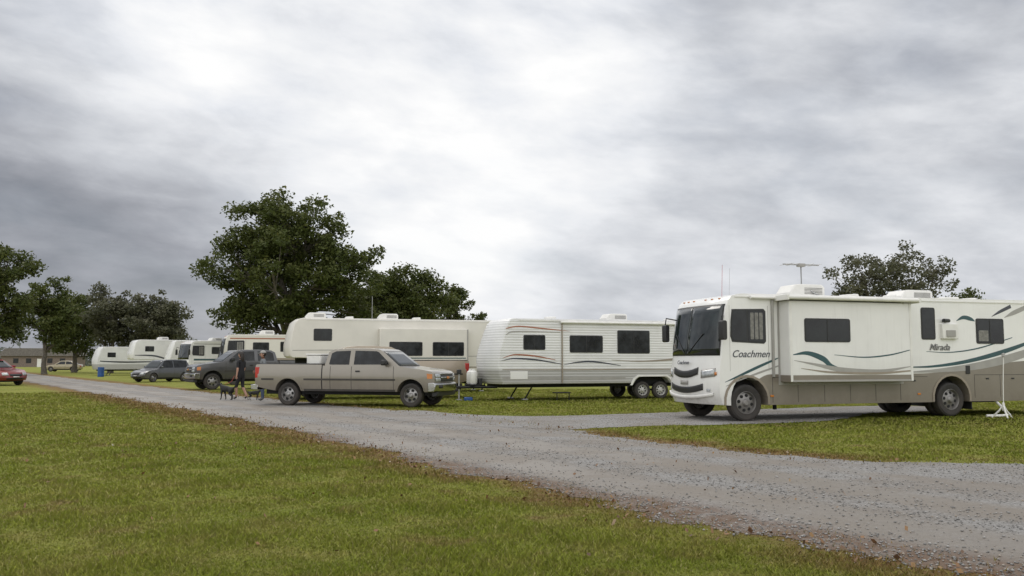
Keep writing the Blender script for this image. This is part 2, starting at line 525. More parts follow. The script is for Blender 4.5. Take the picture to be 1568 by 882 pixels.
rv_window(P, -2.80, -1.42, 1.98, 2.58, SY, div=(-2.1,))
swoosh(P, 'stripe', [(-1.07, 1.66, .02), (-1.5, 1.70, .10), (-1.95, 1.56, .14), (-2.2, 1.38, .10), (-2.6, 1.28, .01)], SY, m_teal)
swoosh(P, 'stripe', [(-1.10, 1.52, .01), (-1.7, 1.42, .06), (-2.6, 1.27, .13), (-3.7, 1.24, .10), (-4.66, 1.36, .02)], SY, m_grey, .004)
swoosh(P, 'stripe', [(-1.3, 1.32, .01), (-2.2, 1.22, .05), (-3.6, 1.19, .06), (-4.66, 1.25, .04)], SY, m_taupe, .0055)
swoosh(P, 'stripe', [(-2.3, 1.66, .01), (-3.2, 1.60, .03), (-4.0, 1.66, .035), (-4.66, 1.79, .02)], SY, m_teal, .0045)
tube(P, 'awning_roller', [(-.85, 1.80, 3.09), (-4.9, 1.80, 3.09)], .055, m_plast, 12)
ext(P, 'awning_fabric', [(-.9, 3.13), (-4.85, 3.13), (-4.85, 3.14), (-.9, 3.14)], 0, m_awn, y0=1.22, y1=1.80)
for x in (-.85, -4.9):
    box(P, 'awning_endcap', x - .03, x + .03, 1.24, 1.86, 3.02, 3.16, m_plast, .01)
tube(P, 'awning_tube', [(-.1, 1.33, 3.10), (-.85, 1.33, 3.10)], .04, m_plast, 10)
box(P, 'awning_arm', -.80, -.74, 1.25, 1.31, 1.1, 3.08, m_grey, .01)
rv_window(P, -5.92, -5.45, 2.08, 2.95, hw, div=())
rv_window(P, -8.30, -7.32, 1.98, 2.68, hw, div=(-7.8,))
sp(P, 'window_shade', rr(-7.74, -7.4, 2.05, 2.35, .03), hw + .016, m_curtain, .002)
box(P, 'side_vent_box', -6.62, -6.08, hw - .02, hw + .10, 2.10, 2.52, m_plast, .02)
box(P, 'side_vent_lid', -6.5, -6.2, hw + .1, hw + .13, 2.16, 2.34, m_grey, .005)
tube(P, 'porch_lamp', [(-6.35, hw + .05, 2.6), (-6.1, hw + .12, 2.6)], .05, m_black, 8)
for z0, z1, xs in ((.46, 1.08, (-.75, -1.5, -2.3, -3.1, -3.9, -4.7, -5.6)), (.50, 1.12, (-7.2, -8.1, -9.0))):
    for i in range(len(xs) - 1):
        a, b = xs[i], xs[i + 1]
        for (q0, q1, c0, c1) in ((a - .006, a + .006, z0, z1), (b, a, z1, z1 + .012)):
            sp(P, 'compartment_seam', [(q0, c0), (q1, c0), (q1, c1), (q0, c1)], hw, m_seam, .003)
        box(P, 'compartment_latch', (a + b) / 2 - .05, (a + b) / 2 + .05, hw, hw + .015, z1 - .12, z1 - .08, m_black, .004)
swoosh(P, 'stripe', [(.62, .98, .01), (.25, 1.12, .05), (-.3, 1.34, .07), (-.72, 1.50, .05), (-.93, 1.58, .02)], hw, m_teal, .004)
swoosh(P, 'stripe', [(.60, .88, .01), (.2, 1.03, .03), (-.4, 1.22, .05), (-.93, 1.38, .03)], hw, m_grey, .005)
swoosh(P, 'stripe', [(-4.85, 1.34, .02), (-5.8, 1.36, .06), (-7.0, 1.50, .10), (-8.4, 1.80, .12), (-10.1, 2.3, .03)], hw, m_teal, .004)
swoosh(P, 'stripe', [(-4.85, 1.20, .02), (-6.0, 1.25, .10), (-7.4, 1.38, .20), (-8.8, 1.66, .22), (-10.1, 2.05, .10)], hw, m_grey, .0055)
swoosh(P, 'stripe', [(-5.6, 1.76, .01), (-6.4, 1.74, .025), (-7.4, 1.86, .035), (-8.6, 2.16, .02)], hw, m_teal, .0065)
swoosh(P, 'stripe', [(-6.65, 2.60, .01), (-6.9, 2.70, .10), (-7.15, 2.66, .10), (-7.3, 2.60, .01)], hw, m_teal, .004)
swoosh(P, 'stripe', [(-7.9, 2.74, .01), (-8.2, 2.88, .08), (-8.6, 3.04, .10)], hw, m_navy, .004)
swoosh(P, 'stripe', [(-8.35, 2.72, .01), (-8.7, 2.86, .12), (-9.2, 3.04, .12)], hw, m_grey, .005)
text(P, 'Coachmen', .42, 1.60, hw + .006, .25, m_navy)
text(P, 'Mirada', -5.68, 1.80, hw + .008, .25, m_grey)
text(P, 'Mirada', -5.70, 1.79, hw + .012, .25, m_navy, fat=-.003)
tx = text(P, 'Coachmen', 0, 0, 0, .14, m_navy)
tx.matrix_local = Matrix.Translation((1.075, -.33, 1.42)) @ Matrix(((0, 0, 1), (1, 0, 0), (0, 1, 0))).to_4x4()
box(P, 'fuel_door', -7.05, -6.9, hw, hw + .02, 1.15, 1.38, m_black, .01)
for x in (-.72, -5.3, -9.0):
    box(P, 'side_marker', x - .05, x + .05, hw, hw + .02, .60, .65, m_amber, .005)
ac_unit(P, -2.55, 3.2, 0, 1.1, .38)
ac_unit(P, -6.2, 3.21, 0, 1.1, .3)
vent(P, -3.9, 3.2, .3); vent(P, -7.3, 3.2, .2, .28); vent(P, -8.3, 3.21, 0); vent(P, -5.1, 3.2, .5, .14)
tube(P, 'tv_antenna_mast', [(-2.9, .5, 3.2), (-2.45, .2, 3.55), (-2.45, .2, 4.12)], .022, m_galv)
tube(P, 'tv_antenna_boom', [(-1.95, .1, 4.13), (-2.95, .3, 4.11)], .022, m_galv)
box(P, 'tv_antenna_head', -2.55, -2.35, .12, .28, 4.06, 4.15, m_grey, .02)
for x in (-2.0, -2.2, -2.65, -2.9):
    tube(P, 'tv_antenna_element', [(x, -.12, 4.12), (x, .5, 4.12)], .007, m_galv, 5)
tube(P, 'whip_antenna', [(.45, .9, 3.1), (.42, .9, 3.95)], .005, m_red, 5)
tube(P, 'whip_antenna', [(.05, .6, 3.2), (.02, .6, 3.9)], .004, m_galv, 5)
box(P, 'leveling_jack', -1.25, -1.17, .6, .68, .25, .6, m_under, .01)
box(P, 'exhaust', -8.6, -7.4, .6, .7, .34, .44, m_under, .03)
tube(P, 'sewer_hose', [(-8.0, 1.1, .45), (-8.0, 1.35, .25), (-7.9, 1.7, .05), (-7.4, 1.9, .045), (-7.0, 1.8, .045)], .035, m_plast, 8)

def far_class_a(loc, rz, body, d1, d2, wins, H=3.2):
    P, _ = class_a('motorhome', loc, rz, body, H=H, Lr=8.6, W=5.4)
    for x0, x1, z0, z1 in wins:
        rv_window(P, x0, x1, z0, z1, 1.25); rv_window(P, x0, x1, z0, z1, 1.25, side=-1)
    for s in (1, -1):
        sp(P, 'stripe', [(.3, 1.55), (-8.5, 1.55), (-8.5, 1.70), (.3, 1.70)], s * 1.25, d1, .004)
        sp(P, 'stripe', [(.3, 1.32), (-8.5, 1.32), (-8.5, 1.38), (.3, 1.38)], s * 1.25, d2, .004)
        sp(P, 'stripe', [(.3, 2.9), (-8.5, 2.9), (-8.5, 2.98), (.3, 2.98)], s * 1.25, d2, .004)
    ac_unit(P, -2, H); ac_unit(P, -6, H); vent(P, -4, H)
    return P
far_class_a((-18.0, 57.6, 0), R(180 + 19), m_cream, m_taupe, m_orange, [(-2.1, -1.1, 2.1, 2.7), (-4.3, -2.8, 2.1, 2.75), (-6.8, -5.4, 2.1, 2.7)])
far_class_a((-27.2, 75.6, 0), R(180 + 40), m_white, m_teal, m_grey, [(-2.6, -1.2, 2.1, 2.7), (-4.8, -3.4, 2.1, 2.7), (-7.2, -5.9, 2.1, 2.7)])

def trailer(name, loc, rz, L, H, zb, hw, kind, body, wins, wheels, decals, acs=(), vents=()):
    P = empty(name, loc, rz)
    if kind == 'travel':
        top = [(.10, zb), (.22, 1.0), (.26, 1.55), (.18, 1.95), (-.10, 2.7), (-.25, H - .15), (-.42, H - .02), (-.6, H)]
        tdf = nose_def(hw, -.9, .34, 1.0)
    else:
        top = [(0, 1.72), (.05, 1.85), (.04, 2.3), (-.08, 2.85), (-.22, H - .22), (-.45, H - .05), (-.75, H)]
        tdf = nose_def(hw, -.9, .25, 1.0)
    if kind == 'fifth':
        tail = [(-2.75, zb), (-2.75, 1.40), (-2.45, 1.62), (-.1, 1.66)]
    else: tail = []
    arches = []
    if len(wheels) > 1:
        x0, x1 = min(wheels), max(wheels); zc, r = .45, .44
        a = hyp(x0, r, zb, zc, 12)[:7] + hyp(x1, r, zb, zc, 12)[6:]
        arches = a if zb < .8 else []
    poly = top + [(-L + .12, H), (-L, H - .1), (-L, zb)] + arches + tail
    ext(P, 'body', poly, hw, body, bevel=.035, seg=2, yc=[y * hw / 1.25 for y in YC], xc=(-.9, -.6, -.3), deform=tdf)
    for (x0, x1, z0, z1) in wins:
        for s in (1, -1): rv_window(P, x0, x1, z0, z1, hw, div=((x0 + x1) / 2,), side=s)
    for x in wheels:
        for s in (1, -1):
            wheel(P, x, s * (hw - .16), .345, .21, s, m_rimw, 8)
    if arches:
        for s in (1, -1):
            sp(P, 'fender_trim', [(min(wheels) - .6, .55), (min(wheels) - .45, .82), (min(wheels) - .25, .95), (max(wheels) + .25, .95), (max(wheels) + .45, .82), (max(wheels) + .6, .55),
                                   (max(wheels) + .5, .55), (max(wheels) + .38, .78), (max(wheels) + .22, .89), (min(wheels) - .22, .89), (min(wheels) - .38, .78), (min(wheels) - .5, .55)], s * hw, m_plast, .03)
    box(P, 'frame', -L + .2, -.3 if kind == 'travel' else -2.9, -.8, .8, zb - .14, zb + .03, m_under, 0)
    box(P, 'wheel_well', min(wheels) - .5, max(wheels) + .5, -.85, .85, zb - .05, 1.0, m_under, 0)
    box(P, 'axle', min(wheels) - .03, min(wheels) + .03, -.95, .95, .3, .38, m_under, 0)
    for x in acs: ac_unit(P, x, H)
    for x in vents: vent(P, x, H, .2)
    for i, d in enumerate(decals):
        for s in (1, -1): swoosh(P, 'stripe', d[1], s * hw, d[0], .003 + .0012 * i, tdf)
    for s in (1, -1):
        sp(P, 'roof_edge', [(-.9, H - .09), (-L + .03, H - .09), (-L + .03, H - .05), (-.9, H - .05)], s * hw, m_plast, .015)
        for x in (-1.6, -L + .5):
            tube(P, 'stabilizer_jack', [(x, s * .8, zb - .1), (x + .3, s * .8, .06)], .03, m_under, 6)
            box(P, 'jack_foot', x + .2, x + .42, s * .8 - .1, s * .8 + .1, 0.005, .06, m_galv, .01)
    return P

P = trailer('travel_trailer', (-1.0, 34.6, 0), R(180 + 20), 9.6, 3.13, .63, 1.22, 'travel', m_siding,
            [(-1.98, -1.08, 1.93, 2.5), (-4.42, -3.0, 1.83, 2.5), (-6.50, -5.06, 1.80, 2.72)], (-6.2, -7.02),
            [(m_navy, [(-2.75, 1.36, .01), (-3.3, 1.45, .05), (-4.0, 1.48, .07), (-5.2, 1.33, .02)]),
             (m_orange, [(.1, 1.62, .01), (-.6, 1.74, .05), (-1.5, 1.70, .06), (-2.4, 1.55, .02)]),
             (m_navy, [(.15, 1.52, .01), (-.6, 1.60, .05), (-1.6, 1.55, .06), (-2.7, 1.38, .02)]),
             (m_orange, [(-.1, 2.74, .03), (-.9, 2.82, .05), (-2.0, 2.74, .05), (-3.0, 2.66, .01)]),
             (m_taupe, [(0.1, 1.18, .03), (-3, 1.17, .04), (-6, 1.18, .04), (-9.5, 1.18, .03)]),
             (m_grey, [(.1, .85, .14), (-2.5, .85, .14), (-4.3, .84, .12), (-5.4, .84, .08)]),
             (m_grey, [(-.1, 2.5, .02), (-.6, 2.62, .05), (-2.6, 2.62, .03)]),
             (m_taupe, [(-4.8, 1.55, .01), (-6.2, 1.5, .05), (-8.0, 1.62, .08), (-9.4, 1.9, .02)])],
            acs=(-5.5,), vents=(-2.6, -8))
for s in (1, -1):
    tube(P, 'a_frame_tongue', [(-.2, s * .75, .52), (1.35, 0, .50)], .05, m_under, 4)
    lathe(P, 'propane_tank', [(.001, .62), (.12, .62), (.155, .68), (.155, 1.02), (.13, 1.10), (.07, 1.14), (.07, 1.2), (.001, 1.2)], m_plast, (.58, s * .19, 0), 'z', 16)
box(P, 'tank_tray', .40, .76, -.4, .4, .56, .62, m_under, .01)
box(P, 'battery_box', .28, .42, -.4, .4, .58, .85, m_black, .02)
tube(P, 'tongue_jack', [(1.1, 0, .02), (1.1, 0, 1.05)], .035, m_galv, 8)
box(P, 'jack_head', 1.02, 1.18, -.08, .08, 1.0, 1.18, m_black, .02)
box(P, 'jack_foot', 1.0, 1.2, -.1, .1, .004, .04, m_galv, 0)
box(P, 'wheel_chock', .75, 1.05, .45, .65, .004, .14, m_blue, .03)
box(P, 'hitch_coupler', 1.3, 1.55, -.07, .07, .45, .56, m_under, .02)
box(P, 'entry_step', -2.85, -2.25, 1.25, 1.65, .28, .32, m_under, .01)
tube(P, 'entry_step_leg', [(-2.8, 1.6, .28), (-2.8, 1.6, .0)], .02, m_under, 5)
tube(P, 'entry_step_leg', [(-2.3, 1.6, .28), (-2.3, 1.6, .0)], .02, m_under, 5)
box(P, 'awning_arm', -2.70, -2.65, 1.22, 1.27, .65, 3.05, m_taupe, .01)
box(P, 'compartment_door', -1.25, -.55, 1.22, 1.238, .82, 1.12, m_white, .002)
box(P, 'tail_marker', -9.4, -9.3, 1.22, 1.24, 1.0, 1.1, m_red, .004)
tube(P, 'awning_roll', [(-2.6, 1.29, 3.0), (-9.4, 1.29, 3.0)], .05, m_plast, 10)

P = trailer('fifth_wheel_trailer', (-10.84, 42.37, 0), R(180 + 17), 10.3, 3.52, .75, 1.22, 'fifth', m_cream,
            [(-2.1, -1.25, 2.45, 3.02)], (-7.2, -8.1),
            [(m_grey, [(-.1, 2.0, .03), (-3, 2.0, .04), (-6, 1.75, .04), (-10.2, 1.75, .03)]),
             (m_taupe, [(-2.8, 1.2, .05), (-5, 1.22, .06), (-10.2, 1.2, .06)])],
            acs=(-1.4, -4.9), vents=(-3, -6.3))
box(P, 'slide_out', -8.6, -4.3, 1.0, 1.60, 1.0, 3.05, m_cream, .02)
for a, b in ((-6.35, -4.75), (-8.4, -6.85)):
    rv_window(P, a, b, 1.75, 2.42, 1.60, div=((a + b) / 2,))
sp(P, 'stripe', [(-4.4, 1.62), (-8.5, 1.62), (-8.5, 1.67), (-4.4, 1.67)], 1.60, m_teal, .004)
sp(P, 'stripe', [(-4.4, 1.52), (-8.5, 1.52), (-8.5, 1.57), (-4.4, 1.57)], 1.60, m_grey, .005)
box(P, 'slide_edge', -8.62, -8.55, 1.60, 1.615, 1.02, 3.04, m_grey, .004)
tube(P, 'landing_gear', [(-2.4, .8, 1.6), (-2.4, .8, 0.02)], .05, m_under, 8)
tube(P, 'landing_gear', [(-2.4, -.8, 1.6), (-2.4, -.8, 0.02)], .05, m_under, 8)
box(P, 'pin_box', -1.2, -.5, -.3, .3, 1.25, 1.68, m_under, .03)
tube(P, 'radio_antenna', [(-4.0, 1.0, 3.5), (-4.0, 1.0, 4.6)], .012, m_galv, 5)

trailer('fifth_wheel_trailer', (-36.0, 83.5, 0), R(180 + 34), 9.0, 3.5, .75, 1.22, 'fifth', m_white,
        [(-2.0, -1.2, 2.4, 2.9), (-4.6, -3.4, 1.8, 2.4), (-7.6, -6.2, 1.8, 2.4)], (-6.2, -7.0),
        [(m_navy, [(-.1, 2.05, .05), (-2, 2.0, .15), (-4, 1.6, .1), (-8.8, 1.5, .08)]), (m_grey, [(-2.7, 1.2, .1), (-8.8, 1.2, .1)])], acs=(-3,))
trailer('travel_trailer', (-31.2, 80.5, 0), R(180 + 28), 8.0, 3.35, .63, 1.22, 'travel', m_white,
        [(-1.8, -1.0, 1.9, 2.5), (-4.2, -2.9, 1.8, 2.5)], (-5.2, -6.0), [(m_teal, [(0, 1.5, .1), (-3, 1.6, .15), (-7.8, 1.9, .05)])], acs=(-4,))
trailer('travel_trailer', (-43.6, 93.0, 0), R(180 + 34), 8.0, 3.0, .63, 1.22, 'travel', m_siding,
        [(-1.8, -1.0, 1.9, 2.4), (-4.2, -2.9, 1.8, 2.4)], (-5.2, -6.0), [(m_navy, [(0, 1.5, .1), (-3, 1.4, .15), (-7.8, 1.5, .05)])], acs=(-4,))

# ------------------------------------------------------------------ pickups and cars
def carpaint(name, col, metal=.35, dirt=.35):
    return M(name, col, .32, metal=metal, coat=.7, var=.04, ns=2, dirt=dirt)

def pickup(loc, rz, paint, s=1., W=4.5, crew=False, toolbox=False, lower=None):
    P = empty('pickup_truck', loc, rz, s)
    hw = 1.0
    def df(x, y, z):
        k = 1.0 - .045 * ((z - .98) / .42) ** 2 if z > .98 else 1.0 - .05 * ((.98 - z) / .5) ** 2
        if x > .3: k *= 1 - .07 * ((x - .3) / .7) ** 2
        if x < -5.2: k *= 1 - .02 * ((-x - 5.2) / .6) ** 2
        if x > .4: x = x - .13 * min(1, (x - .4) / .4) * (abs(y) / hw) ** 3
        if x > .5: x = .5 + (x - .5) * .78
        return (x, y * k, z)
    rear = -W - 1.28
    top = [(.93, .50), (1.0, .62), (1.01, .95), (.97, 1.10), (.86, 1.17), (.3, 1.235), (-.1, 1.28), (-.42, 1.335), (-3.20, 1.345), (-3.205, 1.385), (rear + .05, 1.40), (rear, 1.36), (rear, .72), (rear + .06, .64)]
    bot = [(rear + .4, .56)] + hyp(-W, .49, .50, .43) + hyp(0, .49, .50, .43)
    xc = (-5.5, -5.0, -4.5, -4, -3.5, -3, -2.3, -1.6, -.8, -.3, .1, .4, .6, .8)
    zc = (.6, .75, .9, 1.05, 1.2, 1.3)
    ext(P, 'body', top + bot, hw, paint, xc=xc, zc=zc, yc=(-.95, -.8, -.5, 0, .5, .8, .95), deform=df, bevel=.03, seg=3)
    c0 = -3.17
    cab = [(-.40, 1.30), (-1.08, 1.83), (-1.22, 1.895), (-1.6, 1.93), (-2.2, 1.935), (-2.85, 1.90), (c0 + .12, 1.80), (c0 + .02, 1.36), (c0, 1.30)]
    def dc(x, y, z):
        k = 1 - .17 * max(0, (z - 1.33)) / .6
        return (x, y * k, z)
    ext(P, 'cab', cab, .955, paint, zc=(1.36, 1.5, 1.65, 1.8, 1.88), yc=(-.8, -.4, 0, .4, .8), deform=dc, bevel=.035, seg=3)
    sp_ = lambda nm, poly, sd, mt, th=.006, off=0: sp(P, nm, poly, sd * (.955 + off), mt, th, dc, zc=(1.36, 1.5, 1.65, 1.8, 1.88))
    for sd in (1, -1):
        mid = -2.12 if not crew else -2.05
        sp_('window_front', [(-.80, 1.39), (-.86, 1.50), (-1.20, 1.79), (-1.30, 1.83), (mid + .05, 1.85), (mid + .05, 1.385)], sd, m_glass2)
        sp_('window_rear', [(mid - .12, 1.385), (mid - .12, 1.85), (-2.78, 1.83), (-2.93, 1.76), (-2.98, 1.42), (-2.95, 1.385)], sd, m_glass2)
        zz = (.6, .75, .9, 1.05, 1.2, 1.3)
        for x in (-.62, mid - .02) + ((-3.02,) if crew else (-2.92,)):
            sp(P, 'door_seam', [(x, .56), (x + .016, .56), (x + .016, 1.33), (x, 1.33)], sd * hw, m_seam, .003, df, zc=zz)
        sp(P, 'bed_gap', [(-3.24, .52), (-3.205, .52), (-3.205, 1.39), (-3.24, 1.39)], sd * hw, m_under, .004, df, zc=zz)
        sp(P, 'side_molding', [(rear + .25, .86), (-W - .55, .86), (-W - .55, .92), (rear + .25, .92)], sd * hw, m_seam, .008, df, xc=xc)
        sp(P, 'side_molding', [(-3.9, .86), (-.55, .86), (-.55, .92), (-3.9, .92)], sd * hw, m_seam, .008, df, xc=xc)
        sp(P, 'rocker', [(-3.9, .50), (-.56, .50), (-.56, .57), (-3.9, .57)], sd * hw, m_seam, .008, df, xc=xc)
        for x in (mid + .22, mid - .22 if crew else None):
            if x is not None:
                box(P, 'door_handle', x - .08, x + .08, sd * .99, sd * 1.02, 1.14, 1.19, m_black, .01)
        for cx in (0, -W):
            sp(P, 'fender_flare', hyp(cx, .545, .52, .43) + hyp(cx, .492, .52, .43)[::-1], sd * hw, paint, .02, df, zc=zz)
        box(P, 'side_mirror', -.98, -.82, sd * .98, sd * 1.22, 1.36, 1.54, m_black, .04)
        wheel(P, 0, sd * .86, .39, .25, sd, m_rim, 6)
        wheel(P, -W, sd * .86, .39, .25, sd, m_rim, 6)
        box(P, 'tail_lamp', rear - .008, rear + .16, sd * .80, sd * .985, .92, 1.30, m_red, .02)
        sp(P, 'corner_lamp', [(.68, .93), (.93, .93), (.93, 1.08), (.66, 1.10)], sd * hw, m_amber, .006, df, xc=(.8,))
    box(P, 'underbody', rear + .3, .7, -.72, .72, .38, .62, m_under, 0)
    box(P, 'engine_bay', -.55, .65, -.72, .72, .5, 1.15, m_under, 0)
    box(P, 'bed_well', -W - .6, -W + .6, -.72, .72, .5, 1.2, m_under, 0)
    box(P, 'bed_cover', rear + .08, -3.3, -.86, .86, 1.39, 1.408, m_under, 0)
    for sd in (1, -1):
        box(P, 'bed_rail_cap', rear + .05, -3.28, sd * .875, sd * .95, 1.395, 1.42, m_black, .008)
    wx = lambda z: float(np.interp(z, [1.30, 1.83], [-.40, -1.08]))
    patch(P, 'windshield_frame', -.88, .88, 1.35, 1.83, wx, dc, .008, m_black, 8, 5, th=.006)
    patch(P, 'windshield', -.85, .85, 1.37, 1.81, wx, dc, .016, m_glass, 8, 5, th=.006)
    rx = lambda z: float(np.interp(z, [1.36, 1.80], [c0 + .02, c0 + .12]))
    patch(P, 'rear_glass', -.7, .7, 1.42, 1.78, rx, dc, -.012, m_glass2, 6, 4, th=.006)
    fx = lambda z: float(np.interp(z, [.5, .62, .95, 1.10, 1.17], [.93, 1.0, 1.01, .97, .86]))
    patch(P, 'grille', -.60, .60, .83, 1.08, fx, df, .010, m_black, 10, 4)
    patch(P, 'grille_bar', -.60, .60, .94, .985, fx, df, .025, m_chrome, 10, 2)
    patch(P, 'grille_surround', -.64, .64, 1.07, 1.10, fx, df, .018, m_chrome, 10, 1)
    box(P, 'emblem', .89, .94, -.1, .1, .92, 1.0, m_amber, .01)
    for sd in (1, -1):
        patch(P, 'headlamp', sd * .62, sd * .93, .97, 1.09, fx, df, .014, m_lamp, 5, 3)
        patch(P, 'park_lamp', sd * .62, sd * .93, .85, .95, fx, df, .014, m_lamp, 5, 3)
    bd = lambda x, y, z: (x - .13 - .16 * (abs(y) / .98) ** 3, y, z)
    ext(P, 'front_bumper', [(.88, .50), (1.10, .52), (1.14, .60), (1.14, .76), (1.08, .80), (.88, .80)], .98, m_chrome, yc=(-.85, -.6, -.3, 0, .3, .6, .85), deform=bd, bevel=.02)
    ext(P, 'air_dam', [(.68, .34), (.86, .36), (.88, .5), (.68, .5)], .85, m_black, bevel=.02)
    for sd in (1, -1):
        patch(P, 'fog_lamp', sd * .62, sd * .80, .62, .72, lambda z: 1.14, bd, .006, m_black, 3, 2)
    ext(P, 'rear_bumper', [(rear + .1, .52), (rear - .16, .54), (rear - .18, .70), (rear + .1, .72)], .97, m_chrome, bevel=.02)
    box(P, 'licence_plate', rear - .19, rear - .175, -.16, .16, .56, .69, m_plast, .004)
    if toolbox:
        box(P, 'cargo_box', -3.95, -3.40, -.75, .10, 1.38, 1.70, m_plast, .05)
        box(P, 'cargo_box_lid', -3.97, -3.38, -.77, .12, 1.70, 1.75, m_plast, .02)
        box(P, 'cargo_bag', -4.5, -4.1, .2, .7, 1.38, 1.54, m_navy, .06)
    return P

p_tan = carpaint('pewter_paint', (.255, .232, .195))
p_grey = carpaint('graphite_paint', (.075, .075, .08))
p_tan2 = carpaint('sandstone_paint', (.32, .265, .20))
p_red = carpaint('red_paint', (.24, .013, .018), .2)
p_silver = carpaint('dark_silver_paint', (.085, .09, .10))
p_gold = carpaint('gold_paint', (.38, .33, .22))
p_dark = carpaint('dark_blue_paint', (.03, .035, .045))
pickup((-3.01, 29.91, 0), R(-16.6), p_tan, toolbox=True)
pickup((-16.3, 47.7, 0), R(180 + 33), p_grey, s=1.1, crew=True)
pickup((-8.1, 35.8, 0), R(180 + 17), p_tan2, s=1.09)

def car(name, loc, rz, paint, kind='sedan', s=1.):
    P = empty(name, loc, rz, s)
    hw = .88; W = 2.65; rear = -W - (.95 if kind == 'sedan' else .75)
    belt = .92 if kind == 'sedan' else 1.0
    H = 1.42 if kind == 'sedan' else 1.62
    def df(x, y, z):
        k = 1 - .05 * ((z - .62) / .4) ** 2
        if x > 0: k *= 1 - .12 * (x / .9) ** 2
        if x < -W: k *= 1 - .08 * ((-x - W) / .9) ** 2
        if x > .3: x -= .20 * min(1, (x - .3) / .4) * (abs(y) / hw) ** 2.5
        if x < -W - .3: x += .12 * min(1, (-x - W - .3) / .4) * (abs(y) / hw) ** 2.5
        return (x, y * k, z)
    top = [(.80, .28), (.90, .42), (.88, .58), (.80, .70), (.5, .80), (-.1, .88), (-.45, belt), (-W - .2, belt + .04)]
    if kind == 'sedan': top += [(rear + .3, belt + .04), (rear + .05, belt - .02), (rear, .72), (rear + .02, .45), (rear + .1, .30)]
    else: top += [(rear + .05, belt + .02), (rear, .72), (rear + .02, .45), (rear + .1, .30)]
    bot = hyp(-W, .37, .26, .32) + hyp(0, .37, .26, .32)
    zc = (.4, .55, .7, .82)
    ext(P, 'body', top + bot, hw, paint, xc=(-3.3, -3, -W, -2, -1, -.4, 0, .3, .5, .7), zc=zc, yc=(-.8, -.6, -.3, 0, .3, .6, .8), deform=df, bevel=.03, seg=3)
    if kind == 'sedan':
        cab = [(-.35, belt - .04), (-1.05, H - .06), (-1.3, H - .01), (-1.9, H), (-2.4, H - .06), (-3.05, belt + .0)]
        wA, wB = (-.35, -1.05), (-2.4, -3.05)
    else:
        cab = [(-.35, belt - .04), (-.95, H - .08), (-1.2, H - .02), (-2.0, H), (-3.0, H - .05), (-3.25, belt)]
        wA, wB = (-.35, -.95), (-3.0, -3.25)
    def dc(x, y, z): return (x, y * (1 - .24 * max(0, z - belt) / (H - belt)), z)
    ext(P, 'cabin', cab, .82, paint, zc=(belt + .1, belt + .25, belt + .4), yc=(-.5, 0, .5), deform=dc, bevel=.03, seg=3)
    zt = H - .10
    for sd in (1, -1):
        fx0 = -.62; mid = -1.75
        sp(P, 'window', [(fx0, belt + .03), (wA[1] - .08, zt), (mid + .04, zt + .03), (mid + .04, belt + .03)], sd * .82, m_glass2, .006, dc, zc=(belt + .1, belt + .25))
        sp(P, 'window', [(mid - .04, belt + .03), (mid - .04, zt + .03), (wB[0] + .05, zt - .01), (wB[1] + .32, belt + .03)], sd * .82, m_glass2, .006, dc, zc=(belt + .1, belt + .25))
        for x in (-.5, mid, -2.55):
            sp(P, 'door_seam', [(x, .35), (x + .012, .35), (x + .012, belt - .04), (x, belt - .04)], sd * hw, m_seam, .003, df, zc=zc)
        sp(P, 'sill', [(-2.25, .27), (-.4, .27), (-.4, .35), (-2.25, .35)], sd * hw, m_black, .006, df)
        box(P, 'mirror', -.72, -.58, sd * .82, sd * 1.02, belt + .02, belt + .15, paint, .03)
        wheel(P, 0, sd * .77, .32, .2, sd, m_rim, 5); wheel(P, -W, sd * .77, .32, .2, sd, m_rim, 5)
    fx = lambda z: float(np.interp(z, [.28, .42, .58, .70, .80], [.80, .90, .88, .80, .5]))
    rx = lambda z: float(np.interp(z, [.3, .45, .72, .9], [rear + .1, rear + .02, rear, rear + .05]))
    wx = lambda z: float(np.interp(z, [belt - .04, H - .07], wA)); bx = lambda z: float(np.interp(z, [belt, H - .06], (wB[1], wB[0])))
    patch(P, 'windshield', -.74, .74, belt + .02, H - .10, wx, dc, .012, m_glass, 8, 4, th=.006)
    patch(P, 'rear_glass', -.68, .68, belt + .05, H - .10, bx, dc, -.012, m_glass2, 8, 4, th=.006)
    patch(P, 'grille', -.38, .38, .50, .62, fx, df, .008, m_black, 8, 3)
    patch(P, 'lower_grille', -.55, .55, .32, .42, fx, df, .008, m_black, 8, 3)
    patch(P, 'plate', -.2, .2, .44, .49, fx, df, .02, m_plast, 2, 1)
    for sd in (1, -1):
        patch(P, 'headlamp', sd * .46, sd * .78, .54, .68, fx, df, .01, m_lamp, 6, 3)
        patch(P, 'tail_lamp', sd * .5, sd * .80, .62, .80, rx, df, -.01, m_red, 6, 3)
    box(P, 'underbody', rear + .3, .6, -.6, .6, .2, .7, m_under, 0)
    return P
car('hatchback_car', (-26.3, 64.0, 0), R(180 + 60), p_silver, 'hatch', 1.0)
car('sedan_car', (-31.4, 55.2, 0), R(-25), p_red, 'sedan', 1.16)
car('sedan_car', (-66, 128, 0), R(180 + 10), p_gold, 'sedan', 1.1)
car('sedan_car', (-58, 138, 0), R(180 + 10), p_dark, 'sedan', 1.1)

